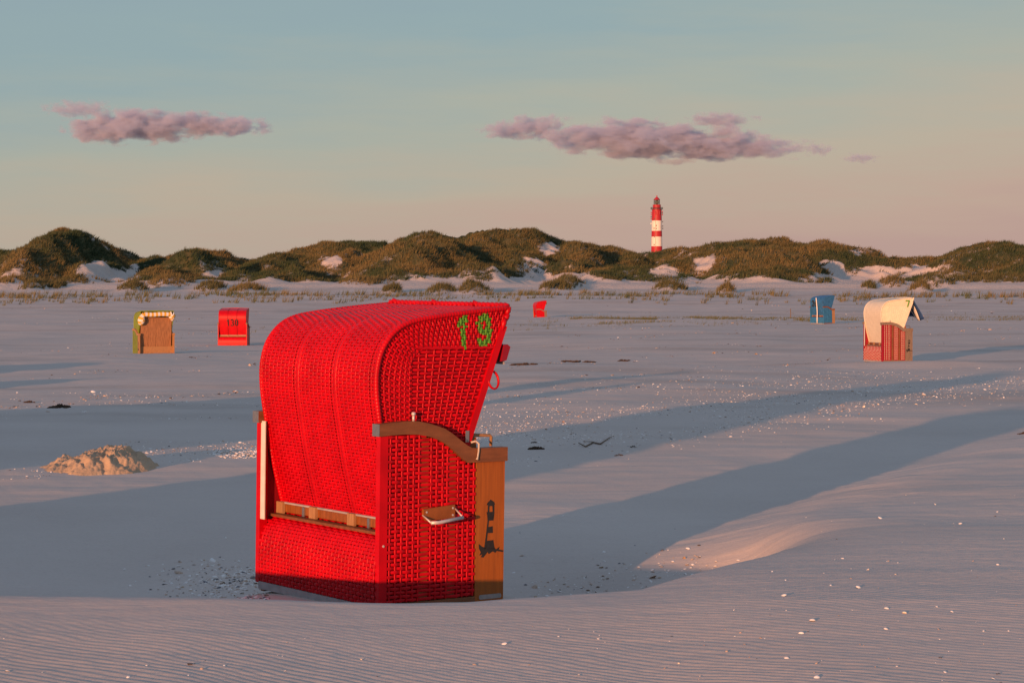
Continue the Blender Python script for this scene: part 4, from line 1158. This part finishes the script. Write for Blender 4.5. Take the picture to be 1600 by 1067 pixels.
# blue chair 26
D = 120.; cx, cz = px2w(1285, 504.5, D)
yaw = 1.04; ax, ay = corner_to_centre(cx + .04, D - .3, yaw)
bl_, bh = make_chair(dict(lod=0, label='blue beach chair with a black 26 and a pale pole against its back', hood='blue', panel='blue_light', box='blue_light', wood='wood', arm='wood_dark', board='wood_pale', pos=(ax, ay, yaw), z=cz, sink=.05, pitch=.03, strands='blue', ribmat='blue', ribs=False,
    back=('black', [('2', .38, .97, .24, .31), ('6', .15, .97, .24, .31)], .032)))
b = MB(); b.tube([(-.045, -.02, 1.44), (-.05, -.05, 1.2), (-.06, -.10, .9), (-.065, -.12, .6), (-.05, -.08, .3), (-.05, -.07, .02)], [.035, .03, .034, .03, .036, .03], 7); b.build('back_pole', M['white_cloth'], bl_, smooth=True)
# white and red chair 7
D = 52.0; cz = ground_for(566, D)
yaw = 1.36; ax, ay = corner_to_centre((1378 - 800) / FPX * D, D, yaw)
wc, wh = make_chair(dict(lod=1, label='cream hooded beach chair with crimson sides, a green 7 and a blue striped awning', hood='cream', panel='crimson', box='red_flat', wood='wood_dark', arm='wood_grey', board='wood_grey', pos=(ax, ay, yaw), z=cz, sink=.0, pitch=.0,
    strands='cream', slat='wood_dark', emblem=True, checks=True, ribs=False, post='crimson', cheek=('green_paint', [('7', .63, 1.325, .14, .16)]), ribmat='cream'))
# awning: alternating lengthwise strips of cloth hanging from the front of the roof
NSTR = 7
for k in range(NSTR):
    b = MB(); w0 = k / NSTR; w1 = (k + 1) / NSTR
    def aw(t, v):   # t down the cloth, v across
        return Vector((.83 + .26 * t + .03 * math.sin(v * 11 + t * 2.5) * t, -HW + .02 + v * (2 * HW - .04), 1.50 - .46 * t - .05 * t * math.sin(v * 7)))
    pts = [aw(i / 8., w0 + (w1 - w0) * j / 3.) for i in range(9) for j in range(4)]
    nn = len(pts)
    pts += [p + Vector((.004, 0, .004)) for p in pts]
    fs = []
    for i in range(8):
        for j in range(3):
            a = i * 4 + j; fs += [(a, a + 1, a + 5, a + 4), (a + nn + 4, a + nn + 5, a + nn + 1, a + nn)]
    for j in range(3): fs += [(j, j + nn, j + 1 + nn, j + 1), (32 + j, 33 + j, 33 + j + nn, 32 + j + nn)]
    for i in range(8): fs += [(i * 4, i * 4 + 4, i * 4 + 4 + nn, i * 4 + nn), (i * 4 + 3, i * 4 + 3 + nn, i * 4 + 7 + nn, i * 4 + 7)]
    b.add(pts, fs); b.build('awning_stripe', M['navy'] if k % 2 == 0 else M['white_cloth'], wh, smooth=True)

# ------------------------------------------------------------------ things lying on the sand
def blob(name, px, py, D, sx, sy, sz, material, seed, label, cat, nu=72, nv=26, rough=.18, sinkf=.1):
    cx, _ = px2w(px, py, D); z0 = h1(cx, D)
    u = np.linspace(0, 2 * PI, nu, endpoint=False); v = np.linspace(0, PI / 2, nv)
    V_, U_ = np.meshgrid(v, u, indexing='ij')
    x = np.cos(V_) * np.cos(U_); y = np.cos(V_) * np.sin(U_); z = np.sin(V_)
    return cx, z0, x, y, z
def lump(px, py, D, wpx, hgt, dep, seed, label):
    """broken heap of yellow sand with lumps and clods on its lit face"""
    cx, _ = px2w(px, py, D)
    w = wpx * D / FPX / 2
    nx_, ny_ = 190, 80
    gx_ = np.linspace(-1.1, 1.1, nx_); gy_ = np.linspace(-1.3, 1.3, ny_)
    A, B = np.meshgrid(gx_, gy_)
    e = 1 - np.abs(A) ** 2.2 - np.abs(B) ** 2.0 + .35 * fbm(A * 3, B * 3, seed + 3, 4)
    ridge = np.interp(A, [-1.1, -.95, -.75, -.62, -.52, -.4, -.2, 0, .3, .6, .85, 1.1], [0, .15, .34, .42, .70, .56, .82, .96, 1.0, .70, .25, 0])
    z = ridge * np.clip(e * 1.25, 0, 1) ** .85
    cl = np.abs(fbm(A * 7, B * 5, seed, 4)); c2 = fbm(A * 16, B * 10, seed + 9, 3)
    z = z * (1.05 - .62 * cl) + .09 * c2 * sstep(.02, .25, z)
    X_ = cx + A * w; Y_ = D + B * dep
    Z_ = HH(X_.ravel(), Y_.ravel(), False).reshape(X_.shape) - .03 + z * hgt
    o = npmesh('sand_heap', np.stack([X_, Y_, Z_], -1).reshape(-1, 3), gridfaces(ny_, nx_), M['clod'])
    return tag(o, label, 'sand heap')
M['clod'] = mat('clotted_yellow_sand', (0.52, 0.38, 0.255), 0.95, 0.1, noise=(5, 0.8), bump=(25, .6), dist=.02)
D = HC * FPX / (732 - YH)
lump(153, 720, D + .45, 218, .215, .75, 201, 'lumpy heap of yellow sand lying at the left of the big red chair')

# ---- shells
def shell_protos():
    out_ = []
    for s in range(5):
        r = random.Random(40 + s)
        k = 7
        ring = [(math.cos(2 * PI * i / k) * (1 + r.uniform(-.25, .25)), math.sin(2 * PI * i / k) * .7 * (1 + r.uniform(-.25, .25)), 0) for i in range(k)]
        vs = [(0.1, 0, .42)] + ring + [(x * 1.0, y * 1.0, -.12) for x, y, z in ring] + [(x * .6 + .05, y * .6, .30) for x, y, z in ring]
        fs = []
        for i in range(k):
            j = (i + 1) % k
            fs += [(0, 1 + 2 * k + i, 1 + 2 * k + j), (1 + 2 * k + i, 1 + i, 1 + j), (1 + 2 * k + i, 1 + j, 1 + 2 * k + j), (1 + i, 1 + k + i, 1 + k + j), (1 + i, 1 + k + j, 1 + j)]
        out_.append((np.array(vs, float), np.array(fs, int)))
    return out_
SP = shell_protos()
def scatter(name, xs, ys, sizes, label, mats, probs, kind='stuff'):
    n = len(xs); zs = HH(xs, ys, True)
    Vs = []; Fs = []; Ms = []; o = 0
    for i in range(n):
        V0, F0 = SP[int(RNG.integers(5))]
        a = RNG.uniform(0, 2 * PI); c, s = math.cos(a), math.sin(a); sz = sizes[i]
        V = V0 * [sz, sz, sz * RNG.uniform(.45, .95)]
        tl = RNG.normal(0, .35); ct, st = math.cos(tl), math.sin(tl)
        V = np.stack([V[:, 0] * ct - V[:, 2] * st, V[:, 1], V[:, 0] * st + V[:, 2] * ct], 1)
        V = np.stack([V[:, 0] * c - V[:, 1] * s, V[:, 0] * s + V[:, 1] * c, V[:, 2]], 1) + [xs[i], ys[i], zs[i] + sz * .12]
        Vs.append(V); Fs.append(F0 + o); o += len(V)
        Ms.append(np.full(len(F0), RNG.choice(len(mats), p=probs)))
    ob = npmesh(name, np.concatenate(Vs), np.concatenate(Fs), [M[m] for m in mats], smooth=True)
    ob.data.polygons.foreach_set('material_index', np.concatenate(Ms).astype(np.int32))
    tag(ob, label, kind=kind)
    return ob
def inpx(n, x0, x1, y0, y1, dens=None):
    """ground points under a patch of the picture"""
    px = RNG.uniform(x0, x1, n); py = RNG.uniform(y0, y1, n)
    D = HC * FPX / (py - YH)
    for _ in range(10):
        x = (px - 800) / FPX * D; D = D + np.clip((HC - HH(x, D, False)) * FPX / (py - YH) - D, -1, 1) * .5
    x = (px - 800) / FPX * D
    return x, D, px, py
# belt of shell grit in the middle distance
xs, ys = [], []
x, y, px, py = inpx(30000, 700, 1680, 575, 730)
mid = 700 - (px - 800) * .135; d = np.exp(-((py - mid) / np.where(py < mid, 60, 22)) ** 2)
k = RNG.uniform(0, 1, len(x)) < d * sstep(-.35, .3, fbm(x / 1.5, y / 2.2, 211, 3) + .08) * .55
xs.append(x[k]); ys.append(y[k])
x, y, px, py = inpx(3000, 0, 420, 612, 655)
k = RNG.uniform(0, 1, len(x)) < .35 * sstep(0, .4, fbm(x / 2, y / .8, 213, 3)); xs.append(x[k]); ys.append(y[k])
xs = np.concatenate(xs); ys = np.concatenate(ys)
scatter('shell_grit', xs, ys, RNG.lognormal(-4.95, .45, len(xs)) * (.6 + ys / 45.), 'belt of scattered shell fragments across the middle of the beach', ['shell', 'shell_tan', 'stone'], [.62, .30, .08])
x1, y1, px, py = inpx(600, -20, 120, 730, 752); k = (fbm(x1 * 2.2, y1 * 2, 217, 3) > -.05) & (RNG.uniform(0, 1, 600) < .6 * np.exp(-((px - 30) / 55) ** 2 - ((py - 741) / 7) ** 2)); x1, y1 = x1[k], y1[k]
x2, y2, px, py = inpx(900, 190, 430, 690, 722)
k = (fbm(x2 * 1.6, y2 * 1.5, 219, 3) > -.1) & (RNG.uniform(0, 1, len(x2)) < .55); x2, y2 = x2[k], y2[k]
x3, y3, px, py = inpx(900, 325, 410, 697, 716); k = ((px - 372) / 42) ** 2 + ((py - 708) / 9) ** 2 < 1; x3, y3 = x3[k], y3[k]
xs = np.concatenate([x1, x2, x3]); ys = np.concatenate([y1, y2, y3])
scatter('shell_grit', xs, ys, RNG.lognormal(-4.6, .4, len(xs)), 'pale shell fragments round the heap of yellow sand', ['shell', 'shell_tan', 'stone'], [.7, .25, .05])
x1, y1, px, py = inpx(5000, 150, 420, 870, 940)
k = RNG.uniform(0, 1, len(x1)) < np.clip((px - 170) / 230., 0, 1) ** 2 * sstep(862, 905, py) * .42; x1, y1 = x1[k], y1[k]
x2, y2, px, py = inpx(1800, 800, 1120, 860, 945)
k = RNG.uniform(0, 1, len(x2)) < .22 * np.exp(-((py - (940 - (px - 800) * .2)) / 20) ** 2) + .02; x2, y2 = x2[k], y2[k]
xs = np.concatenate([x1, x2]); ys = np.concatenate([y1, y2])
scatter('shell_grit', xs, ys, RNG.lognormal(-4.8, .45, len(xs)), 'shell grit and pebbles in the hollow round the big red chair', ['shell', 'shell_tan', 'stone', 'clod'], [.62, .22, .08, .08])
x1, y1, _, _ = inpx(240, 800, 1640, 760, 1090); x2, y2, _, _ = inpx(60, 0, 800, 950, 1090)
xs = np.concatenate([x1, x2]); ys = np.concatenate([y1, y2])
scatter('shell_grit', xs, ys, RNG.lognormal(-5.6, .5, len(xs)), 'tiny shell chips on the rippled foreground sand', ['shell', 'shell_tan', 'stone'], [.5, .35, .15])

# thin broken lines of washed-up bits across the flat sand
xs, ys = [], []
for (xa, ya, xb, yb, n_) in ((0, 548, 380, 536, 160), (0, 590, 400, 572, 220), (60, 628, 400, 612, 240), (0, 636, 120, 629, 60), (200, 522, 420, 515, 90), (800, 530, 1350, 516, 300), (820, 545, 1200, 539, 160),
        (790, 572, 1000, 563, 140), (1000, 556, 1360, 548, 120), (1440, 536, 1640, 530, 120), (1450, 520, 1640, 514, 90), (860, 512, 1240, 507, 160), (780, 620, 1100, 592, 180), (820, 503, 1640, 490, 300), (0, 505, 420, 492, 200), (0, 478, 1640, 474, 420), (150, 560, 420, 552, 90), (900, 590, 1340, 560, 160)):
    t_ = RNG.uniform(0, 1, n_); px = xa + (xb - xa) * t_; py = ya + (yb - ya) * t_ + RNG.normal(0, 1.6, n_) + 3 * np.sin(px / 37.)
    D_ = HC * FPX / (py - YH)
    for _i in range(12):
        x_ = (px - 800) / FPX * D_; D_ = D_ + ((HC - HH(x_, D_, False)) * FPX / (py - YH) - D_) * .4
    x_ = (px - 800) / FPX * D_; k = (fbm(px / 22., py / 3., 231, 3) > -.02) & (D_ < 250); xs.append(x_[k]); ys.append(D_[k])
xs = np.concatenate(xs); ys = np.concatenate(ys)
scatter('wrack_line', xs, ys, RNG.lognormal(-4.55, .5, len(xs)) * (.5 + ys / 60.), 'thin broken lines of brown washed-up bits across the flat sand', ['shell_tan', 'weed', 'shell', 'twig'], [.46, .16, .10, .28])

# larger shells, one by one
SHELLS = []
def one_shell(px, py, size, mt, name, label, group, flat=1.0):
    SHELLS.append((px, py))
    D = HC * FPX / (py - YH)
    for _ in range(25):
        x = (px - 800) / FPX * D; z = h1(x, D, True); D += ((HC - z) * FPX / (py - YH) - D) * .5
    V0, F0 = SP[int(RNG.integers(5))]; a = RNG.uniform(0, 2 * PI)
    o = npmesh(name, V0 * [size * .78, size * .78, size * flat * .65], F0, M[mt], smooth=True)
    o.location = (x, D, z + size * .14); o.rotation_euler = (RNG.normal(0, .25), RNG.normal(0, .25), a)
    tag(o, label, 'shell' if 'shell' in name else 'stone', group)
G1 = 'white shells lying on the rippled sand at the right'
for px, py, s, lab in ((1502, 819, .020, 'white shell on smooth sand near the right edge, highest of the bright ones there'), (1343, 919, .021, 'white shell alone in the middle of the rippled sand on the right'),
        (1226, 932, .022, 'pale upturned shell on the ripples below the sunlit drift'), (1387, 952, .018, 'left one of two white shells lying close together on the right ripples'),
        (1415, 959, .015, 'right one of two white shells lying close together on the right ripples'), (1271, 971, .023, 'broad white shell amid tan chips below the sunlit drift'),
        (1254, 991, .018, 'white shell just below the broad one amid tan chips'), (1386, 984, .013, 'small white shell straight below the close pair on the right'),
        (1490, 957, .013, 'small white shell far right, level with the close pair'), (1231, 1030, .014, 'small white shell low on the ripples, lower right centre'),
        (1278, 1061, .021, 'white shell at the very bottom edge of the sand'), (1463, 789, .014, 'small shell high on the right slope near the small cross drifts'),
        (1561, 883, .013, 'small white shell closest to the right edge of the sand')):
    one_shell(px, py, s, 'shell', 'shell', lab, G1)
G2 = 'shells and stones in the hollow left of the big chair'
for px, py, s, lab in ((348, 903, .024, 'large white pebble-like shell in the hollow, upper one of the cluster by the chair base'), (345, 918, .032, 'largest pale stone-like shell in the cluster left of the chair base'),
        (358, 923, .024, 'pale shell touching the right side of the largest one in the hollow'), (330, 930, .024, 'pale shell at the lower left of the hollow cluster by the sand crest'),
        (296, 923, .019, 'pale shell left of the hollow cluster just behind the sand crest'), (314, 884, .017, 'white shell high on the hollow floor, left of the cluster'),
        (372, 878, .018, 'upper pale shell close to the red chair corner'), (389, 890, .023, 'pale shell nearest to the lower left corner of the red chair'),
        (385, 909, .020, 'pale shell directly below the chair corner in the hollow'), (352, 841, .013, 'small white shell farthest back in the shaded hollow'),
        (202, 917, .021, 'lone tan and white shell at the left end of the shell scatter')):
    one_shell(px, py, s, 'shell', 'shell', lab, G2, 1.2)
for px, py, s, lab in ((358, 912, .020, 'dark pebble between the two large pale shells in the hollow'), (269, 890, .018, 'dark pebble lying alone on the left side of the hollow'), (338, 906, .015, 'small dark pebble left of the large white shell in the hollow')):
    one_shell(px, py, s, 'stone', 'stone', lab, G2, 1.1)
G3 = 'shells in the small hollow on the right of the big chair'
for px, py, s, lab in ((1076, 858, .021, 'white shell at the tip of the sunlit drift'), (1155, 876, .019, 'sunlit white shell at the right rim of the small shaded hollow'),
        (1120, 878, .016, 'pale shell in the middle of the small shaded hollow below the drift'), (1072, 898, .016, 'pale shell at the lower left of the small shaded hollow'),
        (1146, 896, .016, 'pale shell at the lower right rim of the small shaded hollow'), (999, 887, .015, 'pale shell alone in the shadow between chair and drift'),
        (958, 932, .022, 'white shell at the foot of the sand crest, right of the chair'), (893, 932, .014, 'small pale shell behind the sand crest close to the chair')):
    one_shell(px, py, s, 'shell', 'shell', lab, G3)
one_shell(1035, 861, .020, 'stone', 'stone', 'dark blue mussel shell at the tip of the sunlit drift right of the big chair', None)
one_shell(1093, 853, .016, 'weed', 'stone', 'black pebble beside pale shells on the sunlit tip of the drift', None)

# seaweed and twigs
def weed(px, py, wpx, hpx, nst, label, mt='weed', name='seaweed_clump'):
    D = HC * FPX / (py - YH)
    for _ in range(20):
        x = (px - 800) / FPX * D; z = h1(x, D, True); D += ((HC - z) * FPX / (py - YH) - D) * .5
    w = wpx * D / FPX / 2; hh = hpx * D / FPX
    b = MB()
    for i in range(nst):
        x0 = x + random.uniform(-w, w) * .8; y0 = D + random.uniform(-w, w) * .7
        k = 1 - abs(x0 - x) / w
        pts = []
        a = random.uniform(0, 2 * PI); l = random.uniform(.25, .7) * w
        for t in range(5):
            f = t / 4.
            xx = x0 + math.cos(a + f) * l * (f - .5) ; yy = y0 + math.sin(a + f) * l * (f - .5)
            pts.append((xx, yy, h1(xx, yy) + max(0.003, hh * k * math.sin(PI * f) * random.uniform(.3, 1.0))))
        rr = min(.02, w * .09)
        b.tube(pts, [rr * .4, rr, rr, rr, rr * .3], 4)
    o = b.build(name, M[mt]); return tag(o, label, 'seaweed')
weed(93, 637, 34, 6, 46, 'dark heap of seaweed on the far sand above the yellow sand heap')
weed(46, 629, 20, 3, 22, 'low brown seaweed strand at the left edge beyond the sand heap')
weed(30, 627, 6, 3, 8, 'tiny brown scrap of seaweed nearest the left edge')
weed(838, 702, 30, 5, 40, 'ragged dark seaweed clump just right of the big red chair')
weed(835, 692, 12, 3, 12, 'small dark seaweed scrap behind the ragged clump')
weed(990, 699, 11, 4, 12, 'small dark seaweed knot right of the forked twig')
weed(967, 712, 14, 4, 14, 'pale brown weed tuft below the forked twig', 'twig')
weed(297, 1041, 14, 5, 12, 'dark scrap of seaweed on the rippled sand in the foreground')
weed(1471, 1030, 8, 4, 8, 'tiny dark weed scrap at the lower right on rippled sand')
weed(1563, 1055, 8, 4, 8, 'tiny dark weed scrap in the lower right corner')
weed(1600, 678, 18, 3, 14, 'dark weed scrap at the right edge of the beach')
weed(512, 0 + 460 + 170, 8, 2, 4, 'small weed scrap') if False else None
weed(975, 564, 26, 2, 16, 'thin line of dark weed on the flat sand behind the big chair')
weed(905, 566, 60, 2, 26, 'long brown weed line on the sand right of the chair roof')
weed(820, 570, 50, 2, 24, 'brown weed line next to the tie ring of the big chair')
weed(300, 462 + 97, 14, 2, 8, 'small brown weed line right of the green chair')
D = HC * FPX / (697 - YH)
def tw(px, py):
    D_ = HC * FPX / (py - YH); x = (px - 800) / FPX * D_; return (x, D_, h1(x, D_) + .012)
b = MB(); b.tube([tw(904, 695), tw(915, 699), tw(927, 695), tw(938, 697), tw(950, 689), tw(957, 685)], [.004, .009, .008, .008, .006, .003], 5)
b.tube([tw(938, 697), tw(925, 694), tw(911, 693)], [.006, .005, .002], 5)
tag(b.build('twig', M['twig']), 'forked dry twig lying on the sand to the right of the big red chair', 'twig')
# marker post by the dunes
D = 150.; cx, cz = px2w(1235, 482, D); cz = h1(cx, D)
b = MB(); b.tube([(cx, D, cz - .1), (cx + .02, D, cz + .35), (cx, D, cz + .75)], [.035, .03, .028], 6)
tag(b.build('marker_post', M['twig']), 'thin wooden marker post standing left of the blue chair', 'post')

# ------------------------------------------------------------------ clouds: lit volumes, far off
def cloud_mat(name, dens, seed, sc=1.0):
    m = bpy.data.materials.new(name); m.use_nodes = True
    t = m.node_tree; t.nodes.clear(); L = t.links.new
    o = N(t, 'ShaderNodeOutputMaterial'); v = N(t, 'ShaderNodeVolumePrincipled')
    v.inputs['Color'].default_value = (0.80, 0.79, 0.88, 1); v.inputs['Anisotropy'].default_value = 0.1
    tc = N(t, 'ShaderNodeTexCoord')
    mpc = N(t, 'ShaderNodeMapping'); mpc.inputs['Location'].default_value = (seed, seed * .7, 0); mpc.inputs['Scale'].default_value = (sc * 3.6, sc * 1.0, sc * 1.5)
    L(tc.outputs['Object'], mpc.inputs[0])
    nz_ = N(t, 'ShaderNodeTexNoise'); nz_.inputs['Scale'].default_value = 1.25; nz_.inputs['Detail'].default_value = 9; nz_.inputs['Roughness'].default_value = 0.58
    L(mpc.outputs[0], nz_.inputs['Vector'])
    ln = N(t, 'ShaderNodeVectorMath', operation='LENGTH'); L(tc.outputs['Object'], ln.inputs[0])
    fo = N(t, 'ShaderNodeMapRange'); fo.inputs['From Min'].default_value = 0.0; fo.inputs['From Max'].default_value = 1.0; fo.inputs['To Min'].default_value = 0.27; fo.inputs['To Max'].default_value = -0.22
    L(ln.outputs['Value'], fo.inputs[0])
    ad = N(t, 'ShaderNodeMath', operation='ADD'); L(nz_.outputs['Fac'], ad.inputs[0]); L(fo.outputs[0], ad.inputs[1])
    th = N(t, 'ShaderNodeMapRange'); th.inputs['From Min'].default_value = 0.42; th.inputs['From Max'].default_value = 0.60; th.inputs['To Max'].default_value = dens * 3.2
    L(ad.outputs[0], th.inputs[0]); L(th.outputs[0], v.inputs['Density']); L(v.outputs[0], o.inputs['Volume'])
    return m
CD = 6000.
def cloud(px, py, wpx, hpx, depth, dens, seed, label, sc=1.0, tilt=0.0):
    cx, cz = px2w(px, py, CD)
    b = MB(); 
    prof = [(max(.001, math.cos(a)), math.sin(a)) for a in np.linspace(-PI / 2, PI / 2, 9)]
    b.lathe(prof, 16)
    o = b.build('cloud', cloud_mat('cloud_vapour', dens, seed, sc)); o.location = (cx, CD, cz); o.rotation_euler = (0, tilt, 0)
    o.scale = (1.12 * wpx * CD / FPX / 2, depth * 1.3, 1.1 * hpx * CD / FPX / 2)
    tag(o, label, 'cloud')
cloud(215, 198, 270, 62, 130, .013, 3.1, 'pink and grey flat cloud at the upper left, larger of the two there', 1.0, -.05)
cloud(345, 198, 190, 42, 90, .011, 5.3, 'grey right-hand tail of the upper left cloud', 1.0)
cloud(125, 172, 130, 32, 70, .006, 7.7, 'thin pink wisp above the upper left cloud', 1.2)
cloud(820, 200, 160, 42, 90, .010, 9.2, 'small pink cloud at the left end of the central cloud bank', 1.0, -.1)
cloud(1020, 220, 420, 74, 160, .013, 12.4, 'largest pink and grey cloud to the left above the lighthouse', 1.3, .03)
cloud(1165, 233, 240, 42, 90, .009, 15.8, 'grey tail of the large cloud up right of the lighthouse', 1.1)
cloud(1125, 188, 130, 30, 60, .009, 18.1, 'small pink cloud above the right end of the large cloud', 1.0)
cloud(1282, 235, 60, 24, 40, .006, 21.6, 'tiny faint cloud right of the large one', .9)
cloud(1345, 248, 70, 20, 40, .008, 24.9, 'tiny grey cloud farthest to the right', .9)
print('tris', sum(sum(len(p.vertices) - 2 for p in m.polygons) if len(m.polygons) < 2000 else (len(m.loops) - 2 * len(m.polygons)) for m in bpy.data.meshes))
